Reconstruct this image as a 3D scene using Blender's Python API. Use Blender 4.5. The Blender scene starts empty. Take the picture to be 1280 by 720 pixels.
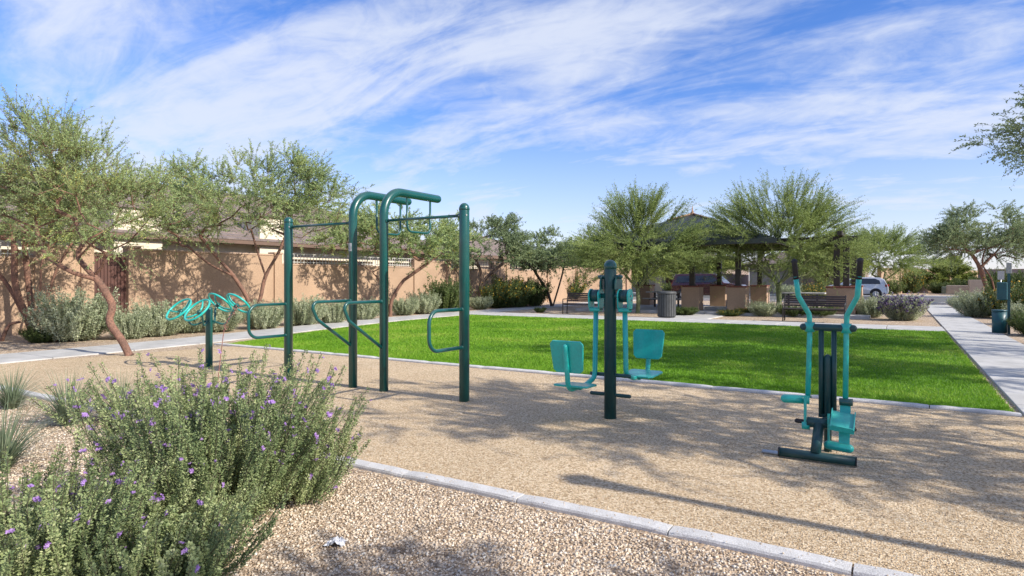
import bpy, math, random
import numpy as np
from mathutils import Vector, Matrix
R = math.radians
random.seed(7); rng = np.random.default_rng(7)
scene = bpy.context.scene
col = scene.collection

# ------------------------------------------------------------------ camera, sky, sun, exposure
YAW = R(31.7); EYE = 1.48; F = 785.0; HOR = 350.0
cam_data = bpy.data.cameras.new('camera'); cam = bpy.data.objects.new('camera', cam_data); col.objects.link(cam)
cam.location = (0, 0, EYE); cam.rotation_euler = (R(90), 0, YAW)
cam_data.sensor_width = 36; cam_data.lens = 36 * F / 1280; cam_data.shift_y = -(360 - HOR) / 1280
cam_data.clip_start = 0.05; cam_data.clip_end = 3000
scene.camera = cam
scene.render.resolution_x = 1280; scene.render.resolution_y = 720
SUN_EL = R(33); SUN_AZ = R(91.5)                # azimuth clockwise from +Y
world = bpy.data.worlds.new('World'); scene.world = world; world.use_nodes = True
def build_world():
    nt = world.node_tree; N = nt.nodes; L = nt.links
    N.clear()
    out = N.new('ShaderNodeOutputWorld')
    sky = N.new('ShaderNodeTexSky'); sky.sky_type = 'NISHITA'; sky.sun_disc = False
    sky.sun_elevation = SUN_EL; sky.sun_rotation = SUN_AZ; sky.air_density = 1.0; sky.dust_density = 0.3; sky.ozone_density = 2.5
    b1 = N.new('ShaderNodeBackground'); b1.inputs[1].default_value = 0.135
    hs = N.new('ShaderNodeHueSaturation'); hs.inputs['Saturation'].default_value = 1.24
    tint = N.new('ShaderNodeMix'); tint.data_type = 'RGBA'; tint.blend_type = 'MULTIPLY'; tint.inputs[0].default_value = 1; tint.inputs[7].default_value = (0.94, 0.87, 1.05, 1)
    L.new(sky.outputs[0], tint.inputs[6]); L.new(tint.outputs[2], hs.inputs['Color']); L.new(hs.outputs[0], b1.inputs[0])
    b2 = N.new('ShaderNodeBackground'); b2.inputs[0].default_value = (0.80, 0.86, 1.0, 1); b2.inputs[1].default_value = 0.68
    tc = N.new('ShaderNodeTexCoord')
    sep = N.new('ShaderNodeSeparateXYZ'); L.new(tc.outputs['Generated'], sep.inputs[0])
    def m(op, a, b=None, c=None):
        n = N.new('ShaderNodeMath'); n.operation = op
        for i, v in enumerate((a, b, c)):
            if v is None: continue
            if isinstance(v, (int, float)): n.inputs[i].default_value = v
            else: L.new(v, n.inputs[i])
        return n.outputs[0]
    z = m('ADD', m('MAXIMUM', sep.outputs[2], 0.0), 0.26)
    px = m('DIVIDE', sep.outputs[0], z); py = m('DIVIDE', sep.outputs[1], z)
    a = R(182)                                     # the wisps run along this heading
    u = m('ADD', m('MULTIPLY', px, math.cos(a)), m('MULTIPLY', py, math.sin(a)))
    v = m('ADD', m('MULTIPLY', px, -math.sin(a)), m('MULTIPLY', py, math.cos(a)))
    def noise(su, sv, off, detail, rough, dist):
        cb = N.new('ShaderNodeCombineXYZ')
        L.new(m('MULTIPLY', u, su), cb.inputs[0]); L.new(m('MULTIPLY', v, sv), cb.inputs[1]); cb.inputs[2].default_value = off
        n = N.new('ShaderNodeTexNoise'); n.inputs['Scale'].default_value = 1; n.inputs['Detail'].default_value = detail
        n.inputs['Roughness'].default_value = rough; n.inputs['Distortion'].default_value = dist
        L.new(cb.outputs[0], n.inputs['Vector']); return n.outputs[0]
    big = noise(0.8, 1.7, 2.4, 3, 0.5, 0.6)
    mid = noise(1.7, 4.0, 8.1, 7, 0.60, 0.8)
    fine = noise(9.0, 13.0, 1.7, 6, 0.6, 1.0)
    s = m('ADD', m('ADD', m('MULTIPLY', big, 0.95), m('MULTIPLY', mid, 0.95)), m('MULTIPLY', fine, 0.26))
    mr = N.new('ShaderNodeMapRange'); mr.interpolation_type = 'SMOOTHSTEP'
    L.new(s, mr.inputs[0]); mr.inputs[1].default_value = 0.84; mr.inputs[2].default_value = 1.30; mr.inputs[3].default_value = 0.0; mr.inputs[4].default_value = 0.86
    hz = N.new('ShaderNodeMapRange'); L.new(sep.outputs[2], hz.inputs[0])
    hz.inputs[1].default_value = 0.0; hz.inputs[2].default_value = 0.26; hz.inputs[3].default_value = 0.6; hz.inputs[4].default_value = 0.0
    fac = m('MINIMUM', m('MAXIMUM', mr.outputs[0], hz.outputs[0]), 0.92)
    mx = N.new('ShaderNodeMixShader'); L.new(fac, mx.inputs[0]); L.new(b1.outputs[0], mx.inputs[1]); L.new(b2.outputs[0], mx.inputs[2])
    L.new(mx.outputs[0], out.inputs[0])
build_world()
sun_d = bpy.data.lights.new('sun', 'SUN'); sun_d.energy = 4.6; sun_d.angle = R(0.53); sun_d.color = (1.0, 0.93, 0.82)
sun = bpy.data.objects.new('sun', sun_d); col.objects.link(sun)
sv = Vector((math.sin(SUN_AZ) * math.cos(SUN_EL), math.cos(SUN_AZ) * math.cos(SUN_EL), math.sin(SUN_EL)))
sun.rotation_euler = (-sv).to_track_quat('-Z', 'Y').to_euler(); sun.location = (30, 0, 30)
scene.view_settings.view_transform = 'Standard'; scene.view_settings.look = 'None'
scene.view_settings.exposure = 0.55; scene.view_settings.gamma = 1

# ------------------------------------------------------------------ helpers
cy, sy = math.cos(YAW), math.sin(YAW)
def W(px, d, z=0.0):
    """world point seen at pixel column px at depth d"""
    x = (px - 640) / F * d
    return Vector((cy * x - sy * d, sy * x + cy * d, z))

def tag(o, label=None, cat=None, group=None, kind=None):
    if label: o['label'] = label
    if cat: o['category'] = cat
    if group: o['group'] = group
    if kind: o['kind'] = kind
    return o
def empty(name, loc=(0, 0, 0), rz=0.0):
    o = bpy.data.objects.new(name, None); col.objects.link(o); o.location = loc; o.rotation_euler = (0, 0, rz)
    o.empty_display_size = 0.2
    return o
def link(name, me, parent=None, loc=(0, 0, 0), rz=0.0):
    o = bpy.data.objects.new(name, me); col.objects.link(o)
    if parent is not None: o.parent = parent
    o.location = loc; o.rotation_euler = (0, 0, rz)
    return o
def copy_tree(o, parent=None):
    c = o.copy(); col.objects.link(c); c.parent = parent
    for ch in list(o.children): copy_tree(ch, c)
    return c

class MB:
    def __init__(s): s.v = []; s.f = []; s.sm = []; s.mi = []; s.cur = 0
    def add(s, vs, fs, smooth=False):
        o = len(s.v); s.v.extend([tuple(p) for p in vs])
        for f in fs: s.f.append([i + o for i in f]); s.sm.append(smooth); s.mi.append(s.cur)
        return s
    def box(s, x0, x1, y0, y1, z0, z1, M=None):
        vs = [Vector((x, y, z)) for z in (z0, z1) for y in (y0, y1) for x in (x0, x1)]
        if M is not None: vs = [M @ p for p in vs]
        return s.add(vs, [(0, 2, 3, 1), (4, 5, 7, 6), (0, 1, 5, 4), (2, 6, 7, 3), (0, 4, 6, 2), (1, 3, 7, 5)])
    def cbox(s, x0, x1, y0, y1, z0, z1, c=0.01, M=None):
        """box with chamfered edges"""
        vs = []; idx = {}
        X = (x0, x1); Y = (y0, y1); Z = (z0, z1)
        for i in (0, 1):
            for j in (0, 1):
                for k in (0, 1):
                    sx, sy_, sz = (1 - 2 * i) * c, (1 - 2 * j) * c, (1 - 2 * k) * c
                    for a, p in enumerate(((X[i], Y[j] + sy_, Z[k] + sz), (X[i] + sx, Y[j], Z[k] + sz), (X[i] + sx, Y[j] + sy_, Z[k]))):
                        idx[(i, j, k, a)] = len(vs); vs.append(Vector(p))
        fs = []
        g = lambda i, j, k, a: idx[(i, j, k, a)]
        for i in (0, 1):
            q = [g(i, 0, 0, 0), g(i, 1, 0, 0), g(i, 1, 1, 0), g(i, 0, 1, 0)]; fs.append(q if i else q[::-1])
            q = [g(0, i, 0, 1), g(0, i, 1, 1), g(1, i, 1, 1), g(1, i, 0, 1)]; fs.append(q if i else q[::-1])
            q = [g(0, 0, i, 2), g(1, 0, i, 2), g(1, 1, i, 2), g(0, 1, i, 2)]; fs.append(q if i else q[::-1])
        for i in (0, 1):
            for j in (0, 1):
                fs.append([g(i, j, 0, 0), g(i, j, 0, 1), g(i, j, 1, 1), g(i, j, 1, 0)] if (i + j) % 2 else [g(i, j, 0, 1), g(i, j, 0, 0), g(i, j, 1, 0), g(i, j, 1, 1)])
                fs.append([g(i, 0, j, 0), g(i, 0, j, 2), g(i, 1, j, 2), g(i, 1, j, 0)] if (i + j) % 2 == 0 else [g(i, 0, j, 2), g(i, 0, j, 0), g(i, 1, j, 0), g(i, 1, j, 2)])
                fs.append([g(0, i, j, 1), g(0, i, j, 2), g(1, i, j, 2), g(1, i, j, 1)] if (i + j) % 2 else [g(0, i, j, 2), g(0, i, j, 1), g(1, i, j, 1), g(1, i, j, 2)])
        for i in (0, 1):
            for j in (0, 1):
                for k in (0, 1):
                    t = [g(i, j, k, 0), g(i, j, k, 1), g(i, j, k, 2)]
                    fs.append(t if (i + j + k) % 2 else t[::-1])
        if M is not None: vs = [M @ p for p in vs]
        return s.add(vs, fs)
    def tube(s, pts, r, n=12, caps=True, dome=False):
        pts = [Vector(p) for p in pts]
        rs = [r] * len(pts) if isinstance(r, (int, float)) else list(r)
        if dome:
            for end in (dome if isinstance(dome, (list, tuple)) else (0, 1)):
                if end == 1:
                    d = (pts[-1] - pts[-2]).normalized(); R0 = rs[-1]; b = pts[-1]
                    for a in (25, 50, 72, 86): pts.append(b + d * R0 * math.sin(R(a))); rs.append(R0 * math.cos(R(a)))
                else:
                    d = (pts[0] - pts[1]).normalized(); R0 = rs[0]; b = pts[0]
                    for a in (25, 50, 72, 86): pts.insert(0, b + d * R0 * math.sin(R(a))); rs.insert(0, R0 * math.cos(R(a)))
        T = []
        for i in range(len(pts)):
            a = pts[max(i - 1, 0)]; b = pts[min(i + 1, len(pts) - 1)]
            T.append((b - a).normalized())
        ref = Vector((0, 0, 1)) if abs(T[0].z) < 0.9 else Vector((1, 0, 0))
        u = T[0].cross(ref).normalized(); vs = []; fs = []
        for i, p in enumerate(pts):
            u = (u - T[i] * u.dot(T[i])).normalized(); w = T[i].cross(u)
            for k in range(n):
                a = 2 * math.pi * k / n
                vs.append(p + (u * math.cos(a) + w * math.sin(a)) * rs[i])
        for i in range(len(pts) - 1):
            for k in range(n):
                k2 = (k + 1) % n
                fs.append((i * n + k, i * n + k2, (i + 1) * n + k2, (i + 1) * n + k))
        s.add(vs, fs, True)
        if caps:
            o = len(s.v) - len(vs)
            s.f.append([o + k for k in range(n)][::-1]); s.sm.append(False); s.mi.append(s.cur)
            s.f.append([o + (len(pts) - 1) * n + k for k in range(n)]); s.sm.append(False); s.mi.append(s.cur)
        return s
    def prism(s, poly, depth, M=None, smooth=False):
        """poly in local xy, extruded along local z from 0 to depth"""
        n = len(poly)
        vs = [Vector((p[0], p[1], 0)) for p in poly] + [Vector((p[0], p[1], depth)) for p in poly]
        if M is not None: vs = [M @ p for p in vs]
        fs = [list(range(n))[::-1], list(range(n, 2 * n))] + [(i, (i + 1) % n, n + (i + 1) % n, n + i) for i in range(n)]
        return s.add(vs, fs, smooth)
    def build(s, name, mat, parent=None, loc=(0, 0, 0), rz=0.0, bevel=0):
        me = bpy.data.meshes.new(name); me.from_pydata([tuple(v) for v in s.v], [], s.f)
        me.polygons.foreach_set('use_smooth', s.sm)
        for m_ in (mat if isinstance(mat, (list, tuple)) else [mat]): me.materials.append(m_)
        me.polygons.foreach_set('material_index', s.mi)
        me.update()
        o = link(name, me, parent, loc, rz)
        if bevel:
            b = o.modifiers.new('bevel', 'BEVEL'); b.width = bevel; b.segments = 2; b.limit_method = 'ANGLE'; b.angle_limit = R(40)
        return o

def mesh_np(name, V, Fa, mats, smooth=False, mi=None):
    V = np.asarray(V, dtype=np.float32).reshape(-1, 3); Fa = np.asarray(Fa, dtype=np.int32)
    me = bpy.data.meshes.new(name); k = Fa.shape[1]; nf = len(Fa)
    me.vertices.add(len(V)); me.vertices.foreach_set('co', V.ravel())
    me.loops.add(nf * k); me.loops.foreach_set('vertex_index', Fa.ravel())
    me.polygons.add(nf); me.polygons.foreach_set('loop_start', np.arange(0, nf * k, k, dtype=np.int32))
    me.polygons.foreach_set('loop_total', np.full(nf, k, dtype=np.int32))
    if smooth: me.polygons.foreach_set('use_smooth', np.ones(nf, dtype=bool))
    for m_ in (mats if isinstance(mats, (list, tuple)) else [mats]): me.materials.append(m_)
    if mi is not None: me.polygons.foreach_set('material_index', np.asarray(mi, dtype=np.int32))
    me.update(calc_edges=True)
    return me

def fillet(pts, r, n=6):
    pts = [Vector(p) for p in pts]; out = [pts[0]]
    for i in range(1, len(pts) - 1):
        p = pts[i]; a = (pts[i - 1] - p); b = (pts[i + 1] - p); la, lb = a.length, b.length
        a.normalize(); b.normalize(); ang = a.angle(b); rr = r[i - 1] if isinstance(r, (list, tuple)) else r
        t = min(rr / math.tan(ang / 2), la * 0.49, lb * 0.49)
        if t < 1e-4: out.append(p); continue
        rr = t * math.tan(ang / 2)
        bis = (a + b).normalized(); c = p + bis * (rr / math.sin(ang / 2))
        s0 = p + a * t - c; s1 = p + b * t - c
        for k in range(n + 1):
            out.append(c + s0.normalized().slerp(s1.normalized(), k / n) * rr)
    out.append(pts[-1]); return out

def unit(a): return a / (np.linalg.norm(a, axis=-1, keepdims=True) + 1e-9)
def leaf_quads(P, D, Nn, L, Wd):
    """diamond leaves: base P, direction D, face normal Nn"""
    D = unit(D); S = unit(np.cross(D, Nn)); L = np.asarray(L)[:, None]; Wd = np.asarray(Wd)[:, None]
    V = np.stack([P, P + D * L * 0.5 + S * Wd * 0.5, P + D * L, P + D * L * 0.5 - S * Wd * 0.5], axis=1).reshape(-1, 3)
    return V, np.arange(len(P) * 4, dtype=np.int32).reshape(-1, 4)
def rods(A, B, ra, rb, n=3):
    """n-sided tapered rods between points A and B, all at once"""
    D = unit(B - A); ref = np.where(np.abs(D[:, 2:3]) < 0.9, np.array([[0, 0, 1.0]]), np.array([[1.0, 0, 0]]))
    U = unit(np.cross(D, ref)); Wv = np.cross(D, U); m = len(A)
    a = np.arange(n) * 2 * np.pi / n; c = np.cos(a)[None, :, None]; s_ = np.sin(a)[None, :, None]
    ring = U[:, None, :] * c + Wv[:, None, :] * s_
    V0 = A[:, None, :] + ring * np.reshape(ra, (-1, 1, 1)); V1 = B[:, None, :] + ring * np.reshape(rb, (-1, 1, 1))
    V = np.concatenate([V0, V1], axis=1).reshape(-1, 3)
    k = np.arange(n); k2 = (k + 1) % n
    f = np.stack([k, k2, k2 + n, k + n], axis=1)
    Fa = (f[None] + (np.arange(m) * 2 * n)[:, None, None]).reshape(-1, 4)
    return V, Fa.astype(np.int32)

# ------------------------------------------------------------------ materials
def new_mat(name):
    m = bpy.data.materials.new(name); m.use_nodes = True
    nt = m.node_tree; b = nt.nodes['Principled BSDF']; return m, nt, b
def ramp_node(nt, stops):
    r = nt.nodes.new('ShaderNodeValToRGB'); e = r.color_ramp.elements
    while len(e) < len(stops): e.new(0.5)
    for i, (p, c) in enumerate(stops): e[i].position = p; e[i].color = (*c, 1)
    return r
def surf(name, c1, c2=None, scale=3.0, rough=0.8, bump=0.2, bscale=60.0, metallic=0.0, stain=0.12, coat=0.0, bdist=0.01, fine=True, dust=None):
    """two-tone surface: broad noise between c1 and c2, fine speckle, fine relief"""
    m, nt, b = new_mat(name); N, L = nt.nodes, nt.links
    c2 = c2 or tuple(x * 0.8 for x in c1)
    tc = N.new('ShaderNodeTexCoord')
    n1 = N.new('ShaderNodeTexNoise'); n1.inputs['Scale'].default_value = scale; n1.inputs['Detail'].default_value = 6; n1.inputs['Roughness'].default_value = 0.6
    L.new(tc.outputs['Object'], n1.inputs['Vector'])
    r = ramp_node(nt, [(0.32, c2), (0.68, c1)]); L.new(n1.outputs[0], r.inputs[0])
    last = r.outputs[0]
    if fine:
        n2 = N.new('ShaderNodeTexNoise'); n2.inputs['Scale'].default_value = bscale; n2.inputs['Detail'].default_value = 4
        L.new(tc.outputs['Object'], n2.inputs['Vector'])
        mx = N.new('ShaderNodeMix'); mx.data_type = 'RGBA'; mx.blend_type = 'OVERLAY'; mx.inputs[0].default_value = stain * 4
        L.new(last, mx.inputs[6]); 
        g = N.new('ShaderNodeCombineColor'); 
        for i in range(3): L.new(n2.outputs[0], g.inputs[i])
        L.new(g.outputs[0], mx.inputs[7]); last = mx.outputs[2]
        bp = N.new('ShaderNodeBump'); bp.inputs['Strength'].default_value = bump; bp.inputs['Distance'].default_value = bdist
        L.new(n2.outputs[0], bp.inputs['Height']); L.new(bp.outputs[0], b.inputs['Normal'])
    if dust:
        ge = N.new('ShaderNodeNewGeometry'); sp = N.new('ShaderNodeSeparateXYZ'); L.new(ge.outputs['Normal'], sp.inputs[0])
        mr = N.new('ShaderNodeMapRange'); L.new(sp.outputs[2], mr.inputs[0]); mr.inputs[1].default_value = 0.3; mr.inputs[2].default_value = 1; mr.inputs[4].default_value = 0.45
        ml = N.new('ShaderNodeMath'); ml.operation = 'MULTIPLY'; L.new(mr.outputs[0], ml.inputs[0]); L.new(n1.outputs[0], ml.inputs[1])
        md = N.new('ShaderNodeMix'); md.data_type = 'RGBA'; L.new(ml.outputs[0], md.inputs[0]); L.new(last, md.inputs[6]); md.inputs[7].default_value = (*dust, 1); last = md.outputs[2]
    L.new(last, b.inputs['Base Color'])
    b.inputs['Metallic'].default_value = metallic; b.inputs['Coat Weight'].default_value = coat
    rr = N.new('ShaderNodeMapRange'); L.new(n1.outputs[0], rr.inputs[0]); rr.inputs[3].default_value = max(rough - 0.08, 0.05); rr.inputs[4].default_value = min(rough + 0.1, 1)
    L.new(rr.outputs[0], b.inputs['Roughness'])
    return m
def leaf_mat(name, stops, trans=0.35, nscale=1.2, rough=0.55):
    """leaves: a colour of its own per leaf, drifting over the plant; some light passes through"""
    m, nt, b = new_mat(name); N, L = nt.nodes, nt.links
    ge = N.new('ShaderNodeNewGeometry'); tc = N.new('ShaderNodeTexCoord')
    n1 = N.new('ShaderNodeTexNoise'); n1.inputs['Scale'].default_value = nscale; n1.inputs['Detail'].default_value = 3; L.new(tc.outputs['Object'], n1.inputs['Vector'])
    a = N.new('ShaderNodeMath'); a.operation = 'MULTIPLY_ADD'; a.inputs[1].default_value = 0.5; L.new(ge.outputs['Random Per Island'], a.inputs[0])
    s2 = N.new('ShaderNodeMath'); s2.operation = 'MULTIPLY_ADD'; s2.inputs[1].default_value = 1.3; s2.inputs[2].default_value = -0.4; L.new(n1.outputs[0], s2.inputs[0])
    L.new(s2.outputs[0], a.inputs[2])
    r = ramp_node(nt, stops); L.new(a.outputs[0], r.inputs[0])
    L.new(r.outputs[0], b.inputs['Base Color']); b.inputs['Roughness'].default_value = rough
    b.inputs['Specular IOR Level'].default_value = 0.3
    t = N.new('ShaderNodeBsdfTranslucent'); L.new(r.outputs[0], t.inputs[0])
    ms = N.new('ShaderNodeMixShader'); ms.inputs[0].default_value = trans
    L.new(b.outputs[0], ms.inputs[1]); L.new(t.outputs[0], ms.inputs[2]); L.new(ms.outputs[0], N['Material Output'].inputs[0])
    return m
def gravel_mat(name, stops, vscale, broad, bump=0.8, bdist=0.01, rough=0.9):
    """loose stone ground: every cell a grain of its own tone"""
    m, nt, b = new_mat(name); N, L = nt.nodes, nt.links
    tc = N.new('ShaderNodeTexCoord')
    vo = N.new('ShaderNodeTexVoronoi'); vo.inputs['Scale'].default_value = vscale; L.new(tc.outputs['Object'], vo.inputs['Vector'])
    sp = N.new('ShaderNodeSeparateColor'); L.new(vo.outputs['Color'], sp.inputs[0])
    r = ramp_node(nt, stops); L.new(sp.outputs[0], r.inputs[0])
    n1 = N.new('ShaderNodeTexNoise'); n1.inputs['Scale'].default_value = 0.8; n1.inputs['Detail'].default_value = 7; n1.inputs['Roughness'].default_value = 0.65; L.new(tc.outputs['Object'], n1.inputs['Vector'])
    n3 = N.new('ShaderNodeTexNoise'); n3.inputs['Scale'].default_value = vscale * 2.2; n3.inputs['Detail'].default_value = 3; L.new(tc.outputs['Object'], n3.inputs['Vector'])
    rb = ramp_node(nt, [(0.3, broad[0]), (0.7, broad[1])]); L.new(n1.outputs[0], rb.inputs[0])
    mx = N.new('ShaderNodeMix'); mx.data_type = 'RGBA'; mx.blend_type = 'MULTIPLY'; mx.inputs[0].default_value = 1
    L.new(r.outputs[0], mx.inputs[6]); L.new(rb.outputs[0], mx.inputs[7]); L.new(mx.outputs[2], b.inputs['Base Color'])
    b.inputs['Roughness'].default_value = rough; b.inputs['Specular IOR Level'].default_value = 0.2
    ad = N.new('ShaderNodeMath'); ad.operation = 'MULTIPLY_ADD'; ad.inputs[1].default_value = -1.0; L.new(vo.outputs['Distance'], ad.inputs[0]); L.new(n3.outputs[0], ad.inputs[2])
    bp = N.new('ShaderNodeBump'); bp.inputs['Strength'].default_value = bump; bp.inputs['Distance'].default_value = bdist
    L.new(ad.outputs[0], bp.inputs['Height']); L.new(bp.outputs[0], b.inputs['Normal'])
    return m
def island_mat(name, stops, rough=0.85, bump=0.3, bscale=200):
    m, nt, b = new_mat(name); N, L = nt.nodes, nt.links
    ge = N.new('ShaderNodeNewGeometry'); r = ramp_node(nt, stops); r.color_ramp.interpolation = 'LINEAR'; L.new(ge.outputs['Random Per Island'], r.inputs[0])
    L.new(r.outputs[0], b.inputs['Base Color']); b.inputs['Roughness'].default_value = rough; b.inputs['Specular IOR Level'].default_value = 0.25
    return m

M = {}
M['dark_green'] = surf('dark_green_paint', (0.004, 0.080, 0.074), (0.004, 0.066, 0.062), scale=5, rough=0.30, bump=0.04, bscale=45, stain=0.05, coat=0.3, dust=(0.16, 0.17, 0.14))
M['teal'] = surf('teal_paint', (0.010, 0.46, 0.40), (0.014, 0.38, 0.33), scale=6, rough=0.33, bump=0.04, bscale=45, stain=0.05, coat=0.25, dust=(0.25, 0.38, 0.33))
M['dark_slate'] = surf('dark_slate_paint', (0.006, 0.060, 0.062), (0.006, 0.046, 0.05), scale=6, rough=0.38, bump=0.04, bscale=50, stain=0.05, dust=(0.14, 0.14, 0.12))
M['rubber'] = surf('black_rubber', (0.02, 0.02, 0.024), rough=0.7, bump=0.2, bscale=90)
M['steel'] = surf('bare_steel', (0.45, 0.46, 0.46), rough=0.4, metallic=0.9, bump=0.05)
M['sticker'] = surf('faded_sticker', (0.42, 0.44, 0.44), (0.25, 0.27, 0.28), scale=25, rough=0.6)
M['concrete'] = surf('pale_concrete', (0.54, 0.53, 0.51), (0.36, 0.355, 0.34), scale=1.6, rough=0.85, bump=0.35, bscale=120, stain=0.12, bdist=0.004)
M['curb'] = surf('kerb_concrete', (0.62, 0.61, 0.59), (0.44, 0.43, 0.42), scale=5, rough=0.85, bump=0.5, bscale=140, stain=0.2, bdist=0.004)
M['asphalt'] = surf('asphalt', (0.14, 0.14, 0.14), (0.10, 0.10, 0.10), scale=1.2, rough=0.9, bump=0.4, bscale=60)
M['pad'] = gravel_mat('fine_tan_granite', [(0.0, (0.28, 0.20, 0.115)), (0.35, (0.52, 0.385, 0.24)), (0.7, (0.64, 0.505, 0.34)), (1.0, (0.76, 0.65, 0.48))], 85, ((0.86, 0.85, 0.83), (1.06, 1.05, 1.03)), bump=0.9, bdist=0.006)
M['desert'] = gravel_mat('tan_gravel', [(0.0, (0.28, 0.20, 0.135)), (0.4, (0.47, 0.36, 0.255)), (0.75, (0.61, 0.49, 0.365)), (1.0, (0.74, 0.65, 0.53))], 42, ((0.84, 0.82, 0.80), (1.05, 1.03, 1.0)), bump=1.0, bdist=0.014)
M['stones'] = island_mat('crushed_stone', [(0.0, (0.20, 0.15, 0.105)), (0.2, (0.40, 0.31, 0.22)), (0.5, (0.55, 0.445, 0.325)), (0.72, (0.65, 0.54, 0.415)), (0.86, (0.72, 0.63, 0.51)), (0.93, (0.42, 0.38, 0.33)), (1.0, (0.80, 0.75, 0.65))])
M['grit'] = island_mat('granite_grit', [(0.0, (0.31, 0.225, 0.14)), (0.3, (0.48, 0.36, 0.235)), (0.7, (0.61, 0.48, 0.335)), (1.0, (0.74, 0.63, 0.47))])
M['turf'] = surf('turf_soil', (0.10, 0.22, 0.014), (0.07, 0.15, 0.012), scale=0.7, rough=0.9, bump=1.0, bscale=70, stain=0.2, bdist=0.02)
M['grass'] = leaf_mat('grass_blades', [(0.0, (0.06, 0.15, 0.010)), (0.3, (0.13, 0.30, 0.014)), (0.6, (0.22, 0.42, 0.025)), (0.85, (0.36, 0.46, 0.07)), (1.0, (0.50, 0.47, 0.15))], trans=0.3, nscale=0.5)
M['stucco'] = surf('tan_stucco', (0.44, 0.305, 0.205), (0.33, 0.225, 0.15), scale=0.55, rough=0.95, bump=0.6, bscale=30, stain=0.16)
M['stucco_cap'] = surf('wall_cap_stucco', (0.46, 0.33, 0.24), (0.40, 0.28, 0.2), scale=2.0, rough=0.95, bump=0.4, bscale=45)
M['cream'] = surf('cream_stucco', (0.72, 0.64, 0.50), (0.66, 0.58, 0.45), scale=1.0, rough=0.95, bump=0.4, bscale=40, stain=0.06)
M['brown_trim'] = surf('brown_trim', (0.17, 0.11, 0.08), rough=0.8)
M['mauve'] = surf('grey_brown_stucco', (0.36, 0.28, 0.25), (0.31, 0.24, 0.22), scale=1.0, rough=0.95, bump=0.4, bscale=40)
M['roof_tile'] = surf('concrete_roof_tile', (0.24, 0.19, 0.17), (0.14, 0.11, 0.10), scale=2.5, rough=0.9, bump=0.5, bscale=30, stain=0.25)
M['pier'] = surf('pier_stucco', (0.40, 0.27, 0.18), (0.35, 0.235, 0.155), scale=2.0, rough=0.95, bump=0.4, bscale=60)
M['brick'] = surf('cap_brick', (0.22, 0.08, 0.055), (0.15, 0.055, 0.04), scale=8, rough=0.9)
M['ramada_steel'] = surf('dark_brown_steel', (0.035, 0.024, 0.02), rough=0.5, bump=0.05, stain=0.05)
M['ramada_roof'] = surf('dark_green_metal_roof', (0.040, 0.052, 0.040), (0.028, 0.036, 0.03), scale=2, rough=0.45, bump=0.1)
M['ramada_deck'] = surf('underside_boards', (0.36, 0.21, 0.14), (0.27, 0.16, 0.11), scale=4, rough=0.8)
M['gate'] = surf('rusty_brown_gate', (0.115, 0.048, 0.035), (0.075, 0.033, 0.026), scale=4, rough=0.6)
M['iron'] = surf('dark_iron', (0.03, 0.028, 0.028), rough=0.5, bump=0.05)
M['rail_white'] = surf('pale_railing', (0.62, 0.60, 0.55), rough=0.6, bump=0.05)
M['bench'] = surf('weathered_bench_slat', (0.055, 0.038, 0.04), (0.035, 0.026, 0.028), scale=6, rough=0.6)
M['bin'] = surf('weathered_grey_slat', (0.075, 0.078, 0.08), (0.045, 0.048, 0.05), scale=6, rough=0.6)
M['bark'] = surf('red_brown_bark', (0.24, 0.125, 0.085), (0.13, 0.075, 0.055), scale=5, rough=0.9, bump=0.8, bscale=35, stain=0.25)
M['bark_dark'] = surf('dark_bark', (0.11, 0.075, 0.055), (0.065, 0.045, 0.035), scale=5, rough=0.9, bump=0.8, bscale=35, stain=0.25)
M['bark_green'] = surf('palo_verde_bark', (0.20, 0.225, 0.10), (0.12, 0.14, 0.06), scale=4, rough=0.75, bump=0.4, bscale=30, stain=0.2)
M['leaf_acacia'] = leaf_mat('acacia_leaves', [(0.0, (0.15, 0.21, 0.09)), (0.35, (0.27, 0.36, 0.155)), (0.7, (0.40, 0.49, 0.20)), (1.0, (0.64, 0.59, 0.13))], trans=0.38, nscale=1.0)
M['leaf_mesquite'] = leaf_mat('mesquite_leaves', [(0.0, (0.13, 0.18, 0.10)), (0.4, (0.22, 0.29, 0.15)), (0.8, (0.33, 0.40, 0.19)), (1.0, (0.46, 0.46, 0.18))], trans=0.38, nscale=0.9)
M['leaf_paloverde'] = leaf_mat('palo_verde_leaves', [(0.0, (0.12, 0.17, 0.05)), (0.4, (0.22, 0.29, 0.085)), (0.75, (0.34, 0.42, 0.13)), (1.0, (0.50, 0.54, 0.20))], trans=0.35, nscale=0.8)
M['leaf_bright'] = leaf_mat('yellow_green_leaves', [(0.0, (0.14, 0.19, 0.05)), (0.5, (0.28, 0.34, 0.08)), (1.0, (0.44, 0.47, 0.13))], trans=0.4, nscale=0.6)
M['leaf_sage'] = leaf_mat('sage_leaves', [(0.0, (0.07, 0.115, 0.045)), (0.3, (0.19, 0.255, 0.11)), (0.65, (0.37, 0.43, 0.195)), (1.0, (0.66, 0.67, 0.38))], trans=0.3, nscale=2.2)
M['leaf_silver'] = leaf_mat('silver_leaves', [(0.0, (0.17, 0.22, 0.12)), (0.4, (0.38, 0.43, 0.26)), (1.0, (0.68, 0.70, 0.50))], trans=0.25, nscale=1.6)
M['leaf_green'] = leaf_mat('green_shrub_leaves', [(0.0, (0.04, 0.075, 0.02)), (0.5, (0.10, 0.15, 0.04)), (1.0, (0.22, 0.25, 0.09))], trans=0.3, nscale=1.6)
M['flower'] = leaf_mat('purple_petals', [(0.0, (0.30, 0.15, 0.46)), (0.5, (0.46, 0.28, 0.64)), (1.0, (0.68, 0.48, 0.80))], trans=0.4, nscale=3)
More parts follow.
